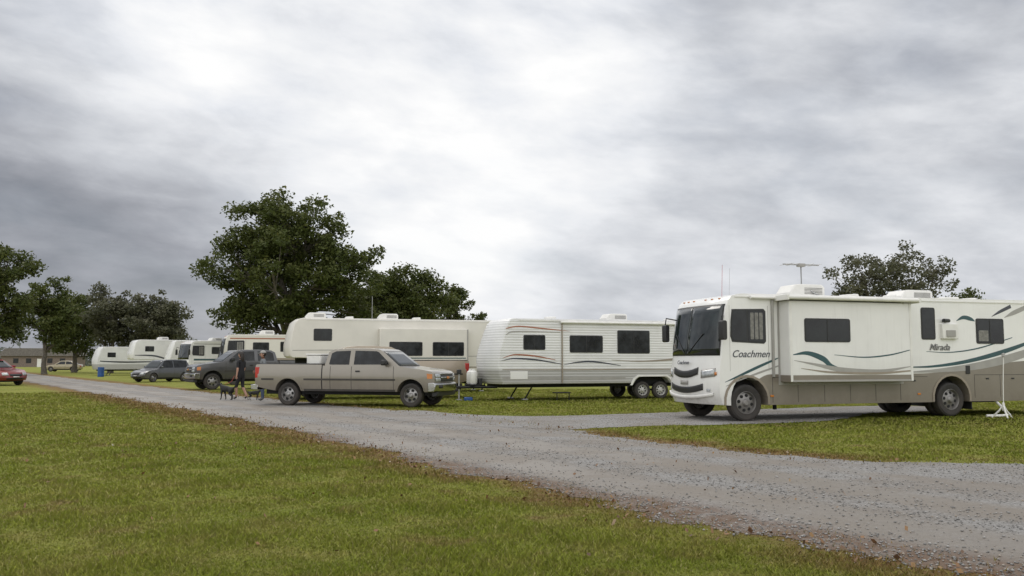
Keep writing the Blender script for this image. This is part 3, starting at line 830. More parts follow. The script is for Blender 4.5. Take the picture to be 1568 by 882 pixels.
B = empty('trash_barrel', (-39.5, 85.6, 0))
lathe(B, 'drum', [(.001, 0.005), (.29, .005), (.30, .04), (.29, .3), (.305, .32), (.29, .34), (.29, .6), (.305, .62), (.29, .64), (.30, .9), (.28, .92), (.26, .9), (.26, .5), (.001, .5)], m_blue, (0, 0, 0), 'z', 24)
T = empty('tripod_stand', (12.95, 23.55, 0))
tube(T, 'pole', [(0, 0, .22), (.02, 0, .9), (.06, 0, 1.62)], .012, m_plast)
for i in range(3):
    a = R(20 + 120 * i)
    tube(T, 'leg', [(0, 0, .36), (.10 * math.cos(a), .10 * math.sin(a), .2), (.28 * math.cos(a), .28 * math.sin(a), .015)], [.02, .025, .02], m_plast)
lathe(T, 'hub', [(.001, .42), (.03, .41), (.04, .3), (.03, .2), (.001, .19)], m_plast, (0, 0, 0), 'z', 12)
lathe(T, 'lamp_head', [(.001, 1.72), (.04, 1.70), (.05, 1.62), (.001, 1.6)], m_grey, (.06, 0, 0), 'z', 12)

# ------------------------------------------------------------------ ground and roads
O = np.array([3.27, 6.36]); dv = np.array([-.5527, .8334]); nv = np.array([.8334, .5527])
NS = ([-20, -15, 4, 7, 12.4, 18.8, 28.7, 41, 74, 200], [-.3, -.2, -.14, -.08, .38, .64, .73, .54, 0, 0])
FS = ([-20, -6, 0, 3.2, 5, 7.2, 10, 12.4, 15, 20, 30, 44, 74, 200], [16, 12, 9, 7.1, 5.6, 5.0, 5.27, 5.62, 5.7, 5.8, 5.4, 5.2, 4.6, 4.6])
def wob(s, seed):
    return (.13 * np.sin(s * 1.3 + seed) + .08 * np.sin(s * 3.1 + seed * 2.3) + .06 * np.sin(s * 7.7 + seed * 1.7) + .04 * np.sin(s * 17.3 + seed * 3.1))
def near_e(s): return np.interp(s, *NS) + wob(s, 1.)
def far_e(s): return np.interp(s, *FS) + wob(s, 4.)
DRV = [(-2.2, 21.6), (-.6, 20.6), (1.1, 19.75), (2.2, 20.3), (3.4, 20.8), (4.8, 21.1), (6.3, 21.6), (8.0, 22.6), (9.4, 24.4), (10.6, 26.0), (13.4, 27.3), (13.6, 29.8), (11.0, 29.6), (8.0, 28.0), (5.4, 26.6), (3.0, 25.3), (1.0, 24.4), (-.6, 24.7), (-1.8, 25.8), (-2.9, 27.2), (-4.5, 26.0)]
def smooth_poly(P, n=8):
    m = len(P); out = []
    for i in range(m):
        p0, p1, p2, p3 = [np.array(P[(i + k - 1) % m], float) for k in range(4)]
        for k in range(n):
            u = k / n
            q = .5 * ((2 * p1) + (-p0 + p2) * u + (2 * p0 - 5 * p1 + 4 * p2 - p3) * u * u + (-p0 + 3 * p1 - 3 * p2 + p3) * u ** 3)
            out.append(q + rng.normal(0, .05, 2))
    return np.array(out)
DP = smooth_poly(DRV)
def inpoly(x, y, P):
    r = np.zeros(len(x), bool); n = len(P)
    for i in range(n):
        x0, y0 = P[i]; x1, y1 = P[(i + 1) % n]
        c = ((y0 > y) != (y1 > y)) & (x < (x1 - x0) * (y - y0) / (y1 - y0 + 1e-12) + x0)
        r ^= c
    return r
def sn(x, y):
    X = x - O[0]; Y = y - O[1]
    return X * dv[0] + Y * dv[1], X * nv[0] + Y * nv[1]
def road_mask(x, y, pad=0.):
    s, n = sn(x, y)
    return ((n > near_e(s) - pad) & (n < far_e(s) + pad)) | inpoly(x, y, DP)

def ndist(t, x, y):
    return t.m('ADD', t.m('MULTIPLY', t.m('SUBTRACT', x, float(O[0])), float(nv[0])), t.m('MULTIPLY', t.m('SUBTRACT', y, float(O[1])), float(nv[1])))
def grass_col(t, o):
    x, y, z = t.sep(o)
    xy = t.comb(x, y, 0.)
    a = t.noise(xy, .35, 5, .6); b_ = t.noise(xy, 1.6, 5, .65); c_ = t.noise(xy, 14, 4, .7)
    g = t.mix(t.mr(a, .35, .65), (.215, .255, .032), (.295, .31, .055))
    g = t.mix(t.mr(b_, .44, .68, 0, .65), g, (.36, .315, .095))
    g = t.mix(t.mr(c_, .45, .70, 0, .55), g, (.125, .17, .022))
    br = t.mr(t.noise(xy, .9, 6, .7), .56, .69, 0, .75)
    g = t.mix(br, g, (.28, .19, .085))
    nd = ndist(t, x, y)
    nd = t.m('ADD', nd, t.m('MULTIPLY', t.m('SUBTRACT', t.noise(xy, .8, 4, .6), .5), 2.4))
    e = t.m('MULTIPLY', t.mr(nd, -1.3, .1), t.mr(nd, 3., 2.))
    e2 = t.m('MULTIPLY', t.mr(nd, 6.5, 5.4), t.mr(nd, 3., 4.))
    e = t.m('ADD', e, e2, None, True)
    e = t.m('MULTIPLY', e, t.mr(t.noise(xy, 6, 4, .7), .3, .6, .5, 1))
    g = t.mix(t.m('MULTIPLY', e, .92), g, (.235, .125, .063))
    return g, xy
m_ground, t, b = newmat('grass_ground')
g, xy = grass_col(t, t.obj())
t.put(b.inputs['Base Color'], t.mix(.22, g, (.10, .085, .04)))
b.inputs['Roughness'].default_value = .95; b.inputs['Specular IOR Level'].default_value = .15
t.put(b.inputs['Normal'], t.bump(t.noise(xy, 25, 6, .75), .9, .05))
me = bpy.data.meshes.new('ground'); S = 4000
me.from_pydata([(-S, -S, 0), (S, -S, 0), (S, S, 0), (-S, S, 0)], [], [(0, 1, 2, 3)])
finish(me, 'ground', m_ground, None, False)

m_gravel, t, b = newmat('gravel')
o = t.obj(); x, y, z = t.sep(o); xy = t.comb(x, y, 0.)
nd0 = ndist(t, x, y)
nd = t.m('ADD', nd0, t.m('MULTIPLY', t.m('SUBTRACT', t.noise(xy, .25, 3, .5), .5), 2.0))
def band(c, wd): return t.m('SUBTRACT', 1., t.mr(t.m('ABSOLUTE', t.m('SUBTRACT', nd, c)), wd * .3, wd))
tr = t.m('ADD', t.m('ADD', band(1.15, .8), band(2.95, .7)), t.m('MULTIPLY', band(4.5, .45), .6), None, True)
tr = t.m('MULTIPLY', tr, t.mr(t.noise(xy, 1.1, 5, .6), .25, .55, .45, 1))
vo = t.n('ShaderNodeTexVoronoi'); t.put(vo.inputs['Vector'], xy); vo.inputs['Scale'].default_value = 48
vs = t.sep(vo.outputs['Color'])[0]
vo2 = t.n('ShaderNodeTexVoronoi'); t.put(vo2.inputs['Vector'], xy); vo2.inputs['Scale'].default_value = 24
vs2 = t.sep(vo2.outputs['Color'])[1]
st = t.mix(vs, (.165, .158, .148), (.345, .335, .325))
st = t.mix(t.mr(vs2, .6, 1, 0, .35), st, (.34, .33, .32))
st = t.mix(t.mr(t.noise(xy, .7, 5, .6), .38, .65, 0, .65), st, (.20, .17, .138))
dirtc = t.mix(t.noise(xy, 9, 5, .7), (.135, .112, .088), (.225, .195, .16))
c = t.mix(t.m('MULTIPLY', tr, .92), st, dirtc)
edge = t.m('MULTIPLY', t.mr(nd, .75, .15), t.mr(t.noise(xy, 3, 5, .7), .3, .6, .3, 1))
c = t.mix(edge, c, (.15, .095, .06))
t.put(b.inputs['Base Color'], c)
wet = t.m('MULTIPLY', tr, t.mr(t.noise(xy, .6, 4), .35, .65, .5, 1))
t.put(b.inputs['Roughness'], t.mr(wet, 0, 1, .85, .40))
b.inputs['Specular IOR Level'].default_value = .45
hgt = t.m('MULTIPLY', t.m('ADD', t.m('MULTIPLY', vs, .6), t.noise(xy, 60, 4, .7)), t.m('SUBTRACT', 1.12, tr))
t.put(b.inputs['Normal'], t.bump(hgt, .7, .02))
ss = np.concatenate([np.arange(-18, 60, .12), np.arange(60, 180, .6)])
V = []; F = []
K = 7
for s_ in ss:
    a, c_ = near_e(s_) + rng.normal(0, .03), far_e(s_) + rng.normal(0, .03)
    for k in range(K):
        q = a + (c_ - a) * k / (K - 1)
        p = O + dv * s_ + nv * q
        V.append((p[0], p[1], .004))
for i in range(len(ss) - 1):
    for k in range(K - 1):
        a = i * K + k
        F.append((a, a + 1, a + K + 1, a + K))
np_mesh('gravel_road', V, F, m_gravel)
me = bpy.data.meshes.new('gravel_driveway')
me.from_pydata([(p[0], p[1], .008) for p in DP], [], [tuple(range(len(DP)))])
finish(me, 'gravel_driveway', m_gravel, None, False)

# ---- grass blades
def polar(N, t0, t1, a0, a1):
    tt = np.exp(rng.uniform(math.log(t0), math.log(t1), N)); a = np.radians(rng.uniform(a0, a1, N))
    return tt * np.sin(a), tt * np.cos(a), tt
gx, gy, gt = polar(540000, 5.5, 48, -37, 36)
s_, n_ = sn(gx, gy)
rm = road_mask(gx, gy, -.05)
keep = ~rm
ed = np.minimum(np.abs(n_ - near_e(s_)), np.abs(n_ - far_e(s_)))
keep &= (rng.random(len(gx)) < np.clip(.25 + ed / .8, 0, 1))
keep |= rm & (ed < .6) & (rng.random(len(gx)) < .05)
gx, gy, gt = gx[keep], gy[keep], gt[keep]
N = len(gx)
tuft = .75 + .35 * np.sin(gx * 2.1 + 1.3 * np.sin(gy * 1.7)) * np.sin(gy * 2.6 + 1.1 * np.sin(gx * 1.3)) + .2 * np.sin(gx * 6.3) * np.sin(gy * 5.7)
hh = rng.uniform(.018, .046, N) * tuft * (1 + .7 * (rng.random(N) < .05)) * np.clip(1 + .012 * (gt - 8), 1, 1.35)
ww = np.maximum(.0042, gt * .00060) * rng.uniform(.7, 1.4, N)
an = rng.uniform(0, 2 * math.pi, N); lean = rng.normal(0, .65, (N, 2)) * hh[:, None]
dxw, dyw = np.cos(an) * ww, np.sin(an) * ww
V = np.zeros((N, 3, 3))
V[:, 0] = np.stack([gx - dxw, gy - dyw, np.zeros(N)], 1)
V[:, 1] = np.stack([gx + dxw, gy + dyw, np.zeros(N)], 1)
V[:, 2] = np.stack([gx + lean[:, 0], gy + lean[:, 1], hh], 1)
m_blade, t, b = newmat('grass_blades')
g, xy = grass_col(t, t.obj())
vf = t.n('ShaderNodeAttribute', attribute_name='var').outputs['Fac']
g = t.mix(t.mr(vf, .80, .95, 0, .6), g, (.44, .38, .19))
g = t.mix(t.mr(vf, 0, .5, .6, 0), g, t.mix(.5, g, (.29, .39, .06)))
df_ = t.n('ShaderNodeBsdfDiffuse'); tl = t.n('ShaderNodeBsdfTranslucent')
t.put(df_.inputs[0], g); t.put(tl.inputs[0], g)
upn = t.comb(0., 0., 1.)
t.put(df_.inputs['Normal'], upn)
ms = t.n('ShaderNodeMixShader'); ms.inputs[0].default_value = .2
t.t.links.new(df_.outputs[0], ms.inputs[1]); t.t.links.new(tl.outputs[0], ms.inputs[2])
t.t.links.new(ms.outputs[0], t.t.nodes['Material Output'].inputs[0])
np_mesh('grass', V.reshape(-1, 3), np.arange(3 * N).reshape(-1, 3), m_blade, attr=rng.random(N))

# ---- loose stones
sx, sy, stt = polar(90000, 5.5, 30, -34, 36)
s_, n_ = sn(sx, sy)
rm = road_mask(sx, sy, .15)
tk = np.minimum(np.minimum(np.abs(n_ - 1.2), np.abs(n_ - 3.0)), np.abs(n_ - 4.5))
keep = rm & (rng.random(len(sx)) < np.clip(.04 + tk * .7, 0, .55))
sx, sy, stt = sx[keep], sy[keep], stt[keep]; N = len(sx)
base = np.array([(1, 0, 0), (0, 1, 0), (-1, 0, 0), (0, -1, 0), (0, 0, 1), (0, 0, -1)], float)
tri = np.array([(0, 1, 4), (1, 2, 4), (2, 3, 4), (3, 0, 4), (1, 0, 5), (2, 1, 5), (3, 2, 5), (0, 3, 5)])
sz = np.minimum(rng.gamma(3, .0022, N) + .004, .018)
Vv = base[None] * (1 + rng.normal(0, .22, (N, 6, 1))) * sz[:, None, None]
an = rng.uniform(0, 6.28, N); ca, sa = np.cos(an), np.sin(an)
X_ = Vv[:, :, 0] * ca[:, None] - Vv[:, :, 1] * sa[:, None] + sx[:, None]
Y_ = Vv[:, :, 0] * sa[:, None] + Vv[:, :, 1] * ca[:, None] + sy[:, None]
Z_ = Vv[:, :, 2] * .6 + .008 + sz[:, None] * .2
V = np.stack([X_, Y_, Z_], 2).reshape(-1, 3)
F = (tri[None] + (np.arange(N) * 6)[:, None, None]).reshape(-1, 3)
m_stone, t, b = newmat('loose_stones')
vf = t.n('ShaderNodeAttribute', attribute_name='var').outputs['Fac']
t.put(b.inputs['Base Color'], t.ramp(vf, [(0, (.15, .145, .138)), (.5, (.245, .237, .226)), (.85, (.36, .35, .335)), (1, (.30, .245, .19))]))
b.inputs['Roughness'].default_value = .7
np_mesh('loose_gravel', V, F, m_stone, attr=np.repeat(rng.random(N), 8))

# ---- fallen leaves
N = 1500
ls = rng.uniform(-4, 40, N); ln = near_e(ls) + rng.normal(-.12, .22, N)
far_ = rng.random(N) < .25; ln[far_] = far_e(ls[far_]) + rng.normal(.15, .25, far_.sum())
lx = O[0] + dv[0] * ls + nv[0] * ln; ly = O[1] + dv[1] * ls + nv[1] * ln
extra = rng.random(N) < .15
lx[extra] = rng.uniform(-9, 5, extra.sum()); ly[extra] = rng.uniform(6.5, 20, extra.sum())
a = rng.uniform(0, 6.28, N); q = rng.uniform(.014, .030, N)
c0 = np.stack([lx, ly, np.full(N, .03)], 1)
e1 = np.stack([np.cos(a) * q, np.sin(a) * q, rng.normal(0, .012, N)], 1); e2 = np.stack([-np.sin(a) * q * .6, np.cos(a) * q * .6, rng.normal(0, .012, N)], 1)
V = np.stack([c0 - e1, c0 - e2, c0 + e1, c0 + e2], 1).reshape(-1, 3)
m_fl, t, b = newmat('dead_leaf')
vf = t.n('ShaderNodeAttribute', attribute_name='var').outputs['Fac']
t.put(b.inputs['Base Color'], t.ramp(vf, [(0, (.10, .058, .032)), (.5, (.20, .105, .05)), (.9, (.25, .15, .06)), (1, (.36, .33, .27))]))
b.inputs['Roughness'].default_value = .7
np_mesh('fallen_leaves', V, np.arange(4 * N).reshape(-1, 4), m_fl, attr=rng.random(N))

# ------------------------------------------------------------------ trees
def leafmat(name, c0, c1, c2):
    m, t, b = newmat(name)
    vf = t.n('ShaderNodeAttribute', attribute_name='var').outputs['Fac']
    n = t.mr(t.noise(t.obj(), .5, 4, .6), .35, .65)
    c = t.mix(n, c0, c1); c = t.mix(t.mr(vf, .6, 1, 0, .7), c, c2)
    t.put(b.inputs['Base Color'], c); b.inputs['Roughness'].default_value = .6; b.inputs['Specular IOR Level'].default_value = .3
    tl = t.n('ShaderNodeBsdfTranslucent'); t.put(tl.inputs[0], c)
    ms = t.n('ShaderNodeMixShader'); ms.inputs[0].default_value = .3
    t.t.links.new(b.outputs[0], ms.inputs[1]); t.t.links.new(tl.outputs[0], ms.inputs[2])
    t.t.links.new(ms.outputs[0], t.t.nodes['Material Output'].inputs[0])
    return m
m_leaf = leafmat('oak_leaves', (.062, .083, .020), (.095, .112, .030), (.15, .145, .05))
m_leaf2 = leafmat('pale_leaves', (.085, .092, .052), (.12, .12, .072), (.18, .165, .11))  # paler, greyer green than the oak leaves
m_bark = M('bark', (.10, .088, .07), .9, var=.35, ns=6, bump=.6, bscale=8)

def leaf_quads(C, size, g, flat=.6):
    N = len(C)
    nrm = g.normal(0, 1, (N, 3)); nrm[:, 2] = np.abs(nrm[:, 2]) + .3
    nrm /= np.linalg.norm(nrm, axis=1)[:, None]
    a = np.cross(nrm, g.normal(0, 1, (N, 3))); a /= np.linalg.norm(a, axis=1)[:, None]
    b = np.cross(nrm, a)
    s = size * g.uniform(.6, 1.4, N)[:, None]
    return np.stack([C - a * s, C - b * s * flat, C + a * s, C + b * s * flat], 1).reshape(-1, 3)

def tree(name, x, y, env, nclump, per, ls, cr_, trunk_r, seed, mat=None, shell=.45, trunk_top=None, limbs=9):
    g = np.random.default_rng(seed)
    P = empty(name, (x, y, 0))
    env = np.array(env, float)
    vol = env[:, 3] * env[:, 4] * env[:, 5]; vol = vol ** .8; vol /= vol.sum()
    C = []
    while len(C) < nclump:
        i = g.choice(len(env), p=vol)
        d = g.normal(0, 1, 3); d /= np.linalg.norm(d)
        r = g.random() ** shell
        p = env[i, :3] + d * env[i, 3:] * r * g.uniform(.88, 1.06)
        if p[2] > 1.6: C.append(p)
    C = np.array(C)
    top = C[:, 2].max(); zmin = C[:, 2].min()
    zt = trunk_top or (zmin + (top - zmin) * .65)
    tp = [np.array([0, 0, 0.])]
    nseg = 7
    for i in range(1, nseg + 1):
        tp.append(np.array([g.normal(0, .12) * i / 3, g.normal(0, .12) * i / 3, zt * i / nseg]))
    tr_ = [trunk_r * (1.25 if i == 0 else 1 - .8 * i / nseg) for i in range(nseg + 1)]
    BV = []; BF = []
    def addt(pts, rad, ns=6):
        V, F = tube_geo(pts, rad, ns); o = len(BV)
        BV.extend([tuple(v) for v in V]); BF.extend([tuple(o + k for k in f) for f in F])
    addt(tp, tr_, 10)
    idx = g.choice(len(C), min(limbs, len(C)), replace=False)
    nodes = [(p, r) for p, r in zip(tp[2:], tr_[2:])]
    for i in idx:
        c = C[i]
        k = int(np.clip(round((max(1.5, c[2] * g.uniform(.35, .6))) / zt * nseg), 1, nseg))
        a = tp[k]; m1 = a + (c - a) * .35 + np.array([0, 0, -.04 * np.linalg.norm(c - a)]) + g.normal(0, .2, 3); m2 = a + (c - a) * .7 + g.normal(0, .3, 3)
        r0 = tr_[k] * .6
        addt([a, m1, m2, c], [r0, r0 * .7, r0 * .42, r0 * .18], 6)
        nodes += [(m1, r0 * .7), (m2, r0 * .42)]
    NP = np.array([q[0] for q in nodes])
    for c in C:
        d = np.linalg.norm(NP - c, axis=1) + np.maximum(0, NP[:, 2] - c[2]) * 1.5
        j = int(np.argmin(d)); a = NP[j]; r0 = min(nodes[j][1] * .5, .07 + .008 * d[j])
        mid = (a + c) / 2 + g.normal(0, .15, 3)
        addt([a, mid, c], [r0, r0 * .6, r0 * .25], 4)
    np_mesh('trunk_and_limbs', BV, BF, m_bark, P, smooth=True)
    n = len(C)
    rad = cr_ * g.uniform(.5, 1.4, n)
    per_c = (per * (rad / cr_) ** 2).astype(int) + 8
    ci = np.repeat(np.arange(n), per_c)
    d = g.normal(0, 1, (len(ci), 3)); d /= np.linalg.norm(d, axis=1)[:, None]
    rr_ = g.random(len(ci)) ** .42 * g.uniform(.8, 1.25, len(ci))
    pts = C[ci] + d * (rad[ci] * rr_)[:, None] * np.array([1, 1, .66])
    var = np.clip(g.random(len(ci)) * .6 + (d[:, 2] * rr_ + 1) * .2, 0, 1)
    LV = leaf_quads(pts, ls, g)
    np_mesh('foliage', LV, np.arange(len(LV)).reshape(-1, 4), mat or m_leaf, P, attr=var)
    return P

tree('oak_tree', -19.0, 75, [(0, 0, 9.4, 7.0, 6.5, 5.8), (.8, 0, 12.9, 4.8, 4.2, 3.7), (-3.8, 0, 8.4, 3.7, 4, 4.6), (4.4, 0, 8.0, 3.9, 4, 4.4), (-2.0, 0, 13.2, 3.2, 3, 2.8), (5.4, 0, 10.2, 2.4, 3, 2.1), (-4.8, 0, 10.6, 2.5, 2.5, 2.1),
     (0, 0, 5.6, 5.5, 5, 2.6), (-4.4, 0, 6.2, 2.6, 3, 2.2)],
     340, 150, .145, .92, .55, 11, limbs=16, shell=.5)
tree('oak_tree', -10.8, 86, [(0, 0, 6.5, 4.4, 4, 5.0), (1.8, 0, 6.6, 3.2, 3, 3.6), (-2.6, 0, 6.4, 2.8, 3, 4.2)], 150, 150, .15, .95, .35, 12)
tree('oak_tree', -6.4, 92, [(0, 0, 5.2, 3.0, 3, 4.4), (1.8, 0, 4.2, 2.4, 2, 3.4)], 80, 150, .15, .85, .25, 13)
tree('oak_tree', -14.4, 90, [(0, 0, 6.6, 3.2, 3, 4.9)], 70, 150, .16, .95, .3, 14)
tree('oak_tree', -35.4, 60.5, [(0, 0, 6.5, 2.9, 3, 3.4), (-1.4, 0, 7.4, 2.2, 2.5, 2.8), (-.4, 0, 3.8, 2.4, 2.4, 1.8)], 100, 180, .12, .7, .28, 15)
tree('oak_tree', -52.5, 100, [(0, 0, 7.9, 3.0, 3, 3.6), (.8, 0, 6, 2.4, 2.5, 3.)], 75, 150, .17, .95, .28, 16)
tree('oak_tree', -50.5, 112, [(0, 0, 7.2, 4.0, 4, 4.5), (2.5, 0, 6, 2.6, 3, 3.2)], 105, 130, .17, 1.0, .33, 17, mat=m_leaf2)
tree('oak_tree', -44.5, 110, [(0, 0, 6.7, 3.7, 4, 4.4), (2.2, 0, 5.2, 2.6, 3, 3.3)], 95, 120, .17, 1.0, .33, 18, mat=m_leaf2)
tree('oak_tree', -58, 118, [(0, 0, 6.6, 4, 4, 4.6)], 75, 140, .18, 1.05, .33, 19)
tree('oak_tree', 21.4, 50, [(0, 0, 5.5, 3.4, 3, 2.5), (1.5, 0, 6.6, 2.0, 2, 1.6), (-2.0, 0, 5.9, 1.7, 2, 1.7)], 150, 66, .085, .5, .25, 20, mat=m_leaf2, limbs=18)
tree('oak_tree', 41.5, 80, [(0, 0, 5.3, 2.0, 2, 2.8)], 35, 120, .13, .8, .2, 21)

g = np.random.default_rng(77)
cx = g.uniform(-330, 330, 520); cy = 290 + g.normal(0, 18, 520) + np.abs(cx) * .05
cz = g.uniform(.5, 5.0, 520) + 1.6 * np.sin(cx * .05) + np.sin(cx * .21)
ci = np.repeat(np.arange(520), 70)
pts = np.stack([cx[ci], cy[ci], np.maximum(.3, cz[ci])], 1) + g.normal(0, 1, (len(ci), 3)) * np.array([3.0, 3.0, 1.2])
pts[:, 2] = np.abs(pts[:, 2])
LV = leaf_quads(pts, .75, g)
m_far = leafmat('distant_leaves', (.10, .115, .10), (.13, .14, .12), (.15, .155, .13))  # distance haze painted into the leaf colour: paler and greyer
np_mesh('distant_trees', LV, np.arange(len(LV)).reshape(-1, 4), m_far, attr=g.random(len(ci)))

m_brick = M('brick', (.19, .15, .125), .85, var=.2, ns=4)
m_roof = M('roof_shingle', (.16, .145, .135), .9, var=.2)
Hs = empty('brick_house', (-122, 232, 0), R(12))
box(Hs, 'walls', -9, 9, -4, 4, 0, 2.8, m_brick, 0)
ext(Hs, 'roof', [(-9.6, 2.803), (9.6, 2.803), (8.0, 4.8), (-8.0, 4.8)], 4.6, m_roof)
for x in (-5.5, -2.5, 2.5, 5.5):
    box(Hs, 'window', x - .6, x + .6, -4.05, -4.0, 1, 2.2, m_glass2, 0)
box(Hs, 'door', -.5, .5, -4.05, -4.0, 0, 2.1, m_plast, 0)

# ------------------------------------------------------------------ people and dog
def skinned(name, parent, verts, edges, radii, roots, mats, classify=None, sub=2):
    me = bpy.data.meshes.new(name); me.from_pydata(verts, edges, [])
    ob = bpy.data.objects.new(name, me); COL.objects.link(ob)
    ob.modifiers.new('skin', 'SKIN')
    sk = me.skin_vertices[0].data
    for i, r in enumerate(radii):
        sk[i].radius = r if isinstance(r, tuple) else (r, r)
        sk[i].use_root = i in roots
    s = ob.modifiers.new('sub', 'SUBSURF'); s.levels = sub; s.render_levels = sub
    bpy.context.view_layer.update()
    ev = ob.evaluated_get(bpy.context.evaluated_depsgraph_get())
    m2 = bpy.data.meshes.new_from_object(ev)
    bpy.data.objects.remove(ob)
    m2.materials.clear()
    for q in mats: m2.materials.append(q)
    if classify:
        for p in m2.polygons: p.material_index = classify(p.center)
    m2.polygons.foreach_set('use_smooth', [True] * len(m2.polygons))
    o2 = bpy.data.objects.new(name, m2); COL.objects.link(o2); o2.parent = parent
    return o2
m_skin = M('skin', (.42, .24, .17), .5, var=.06, ns=12)
m_blackc = M('black_cloth', (.014, .014, .016), .85, var=.3, ns=10)
m_greyc = M('grey_cloth', (.16, .17, .18), .85, var=.15, ns=10)
m_jean = M('denim', (.05, .07, .12), .85, var=.15, ns=12)
m_hair = M('dark_hair', (.02, .014, .01), .5, var=.3, ns=20)
m_cap = M('cap_cloth', (.35, .34, .32), .8, var=.1)
m_shoe = M('shoe', (.05, .05, .05), .6, var=.2)
m_eye = M('eye', (.02, .015, .012), .2)
m_lip = M('lips', (.3, .12, .1), .5)

def ellipsoid(P, name, c, r, mat, fn=None):
    bm = bmesh.new(); bmesh.ops.create_uvsphere(bm, u_segments=20, v_segments=14, radius=1)
    for v in bm.verts:
        p = v.co.copy()
        if fn: p = Vector(fn(p.x, p.y, p.z))
        v.co = Vector((c[0] + p.x * r[0], c[1] + p.y * r[1], c[2] + p.z * r[2]))
    me = bpy.data.meshes.new(name); bm.to_mesh(me); bm.free()
    return finish(me, name, mat, P, True, 80)

def human(loc, rz, h, shirt, pants, longhair, cap, armR, armL, legL, legR, capri=False, sleeves=1.18):
    P = empty('person', loc, rz, h / 1.75)
    v = [(0, 0, .96), (0, 0, 1.10), (.0, 0, 1.30), (0, 0, 1.42), (0.005, 0, 1.50), (.015, 0, 1.57)]
    r = [(.12, .14), (.105, .125), (.12, .15), (.08, .12), .052, .05]
    e = [(0, 1), (1, 2), (2, 3), (3, 4), (4, 5)]
    for sd, arm in ((1, armL), (-1, armR)):
        i = len(v)
        v += [(0, sd * .175, 1.40), arm[0], arm[1], arm[2]]
        r += [.062, .042, .029, .032]
        e += [(3, i), (i, i + 1), (i + 1, i + 2), (i + 2, i + 3)]
    for sd, leg in ((1, legL), (-1, legR)):
        i = len(v)
        v += [(0, sd * .09, .88), leg[0], leg[1], leg[2]]
        r += [.095, .062, .042, .038]
        e += [(0, i), (i, i + 1), (i + 1, i + 2), (i + 2, i + 3)]
    lows = .45 if capri else .10
    def cl(c):
        if c.z > 1.49 : return 3
        if abs(c.y) > .19 and c.z < sleeves: return 3
        if c.z > .93: return 0
        if c.z < .115: return 2
        if c.z < lows: return 3
        if abs(c.y) > .20: return 3
        return 1
    skinned('body', P, v, e, r, {0}, [shirt, pants, m_shoe, m_skin], cl)
    fv, fe, fr, roots = [], [], [], set()
    for sd, arm in ((1, armL), (-1, armR)):
        w_ = Vector(arm[1]); hd = Vector(arm[2]); d = (hd - w_).normalized()
        side = d.cross(Vector((0, 1, 0))).normalized(); inn = Vector((0, -sd, 0))
        for k, (off, ln) in enumerate(((-.028, .065), (-.010, .078), (.010, .074), (.027, .058))):
            i = len(fv); a = hd + side * off
            fv += [a - d * .01, a + d * ln * .5 + inn * .006, a + d * ln * .85 + inn * .028]
            fr += [.010, .009, .007]; fe += [(i, i + 1), (i + 1, i + 2)]; roots.add(i)
        i = len(fv); a = hd - d * .03 - side * .025
        fv += [a, a - side * .03 + d * .03 + inn * .01, a - side * .035 + d * .06 + inn * .02]
        fr += [.012, .010, .008]; fe += [(i, i + 1), (i + 1, i + 2)]; roots.add(i)
    skinned('fingers', P, [tuple(q) for q in fv], fe, fr, roots, [m_skin], None, 1)
    def jaw(x, y, z):
        k = 1 - .28 * max(0, -z) ** 1.3
        return (x * (k + .02) + (.10 * max(0, -z)), y * k, z)
    hz = 1.655
    ellipsoid(P, 'head', (.02, 0, hz), (.095, .076, .118), m_skin, jaw)
    ellipsoid(P, 'nose', (.120, 0, hz - .012), (.018, .013, .026), m_skin)
    ellipsoid(P, 'mouth', (.108, 0, hz - .055), (.010, .024, .007), m_lip)
    for sd in (1, -1):
        ellipsoid(P, 'eye', (.102, sd * .030, hz + .012), (.012, .013, .009), m_eye)
        ellipsoid(P, 'ear', (.015, sd * .078, hz - .005), (.018, .010, .030), m_skin)
    ellipsoid(P, 'hair', (0.0, 0, hz + .025), (.105, .088, .112), m_hair, lambda x, y, z: (x if x < .5 else .5 + (x - .5) * .3, y, z))
    if longhair:
        ellipsoid(P, 'long_hair', (-.06, 0, hz - .10), (.055, .085, .19), m_hair)
    if cap:
        ellipsoid(P, 'cap', (.01, 0, hz + .055), (.108, .092, .085), m_cap, lambda x, y, z: (x, y, max(z, -.15)))
        ext(P, 'cap_brim', [(.09, hz + .045), (.19, hz + .035), (.19, hz + .045), (.09, hz + .058)], .065, m_cap, bevel=.003)
    return P
human((-10.62, 34.9, 0), R(155), 1.84, m_blackc, m_blackc, True, False,
      [(.04, -.23, 1.14), (.16, -.22, .93), (.22, -.21, .86)],
      [(-.05, .23, 1.14), (-.02, .24, .90), (.0, .24, .82)],
      [(.12, .10, .50), (.10, .10, .10), (.22, .11, .04)],
      [(.0, -.10, .50), (-.22, -.10, .14), (-.12, -.11, .045)], capri=True)
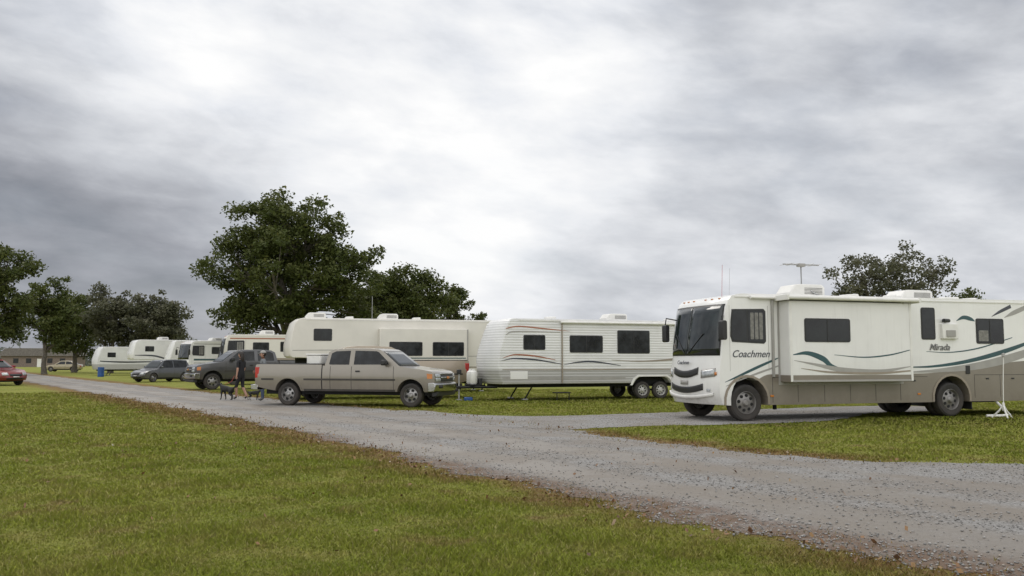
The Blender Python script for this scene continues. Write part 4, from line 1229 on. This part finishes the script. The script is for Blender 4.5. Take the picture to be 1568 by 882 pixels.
human((-9.42, 33.7, 0), R(-150), 1.86, m_greyc, m_jean, False, True,
      [(.03, -.24, 1.14), (.20, -.16, 1.02), (.28, -.12, 1.04)],
      [(.02, .24, 1.14), (.14, .20, .94), (.20, .18, .88)],
      [(.03, .10, .50), (.0, .10, .09), (.13, .12, .04)],
      [(.0, -.10, .50), (-.02, -.10, .09), (.10, -.12, .04)])

m_dog = M('black_fur', (.015, .014, .013), .7, var=.4, ns=15, bump=.5, bscale=60)
def dog(loc, rz, s=1.):
    P = empty('dog', loc, rz, s)
    v = [(-.28, 0, .46), (-.12, 0, .45), (.08, 0, .45), (.24, 0, .47), (.34, 0, .56), (.42, 0, .64), (.50, 0, .63), (.58, 0, .60)]
    r = [(.085, .09), (.085, .10), (.10, .13), (.085, .12), .065, .065, .045, .028]
    e = [(i, i + 1) for i in range(7)]
    def leg(at, pts, rad):
        i = len(v); v.extend(pts); r.extend(rad); e.append((at, i))
        for k in range(len(pts) - 1): e.append((i + k, i + k + 1))
    for sd, o in ((1, .05), (-1, -.06)):
        leg(3, [(.22, sd * .08, .34), (.20 + o * .5, sd * .08, .20), (.20 + o, sd * .08, .05), (.245 + o, sd * .08, .022)], [.05, .028, .022, .024])
        leg(0, [(-.25, sd * .08, .36), (-.18 - o * .5, sd * .08, .26), (-.32 - o, sd * .08, .16), (-.30 - o, sd * .08, .045), (-.255 - o, sd * .08, .022)], [.065, .042, .022, .02, .023])
    leg(0, [(-.38, 0, .50), (-.48, 0, .58), (-.53, 0, .68)], [.028, .02, .012])
    skinned('body', P, v, e, r, {2}, [m_dog])
    for sd in (1, -1):
        ellipsoid(P, 'ear', (.39, sd * .055, .66), (.03, .014, .05), m_dog)
        ellipsoid(P, 'eye', (.475, sd * .035, .665), (.010, .010, .010), m_eye)
    ellipsoid(P, 'nose', (.612, 0, .605), (.014, .016, .012), m_black)
    return P
dog((-11.05, 34.6, 0), R(150), .95)
dog((-10.0, 34.6, 0), R(20), .62)
tube(None, 'dog_leash', [(-10.85, 34.85, .93), (-10.95, 34.8, .7), (-11.2, 34.75, .60)], .008, m_red, 5)
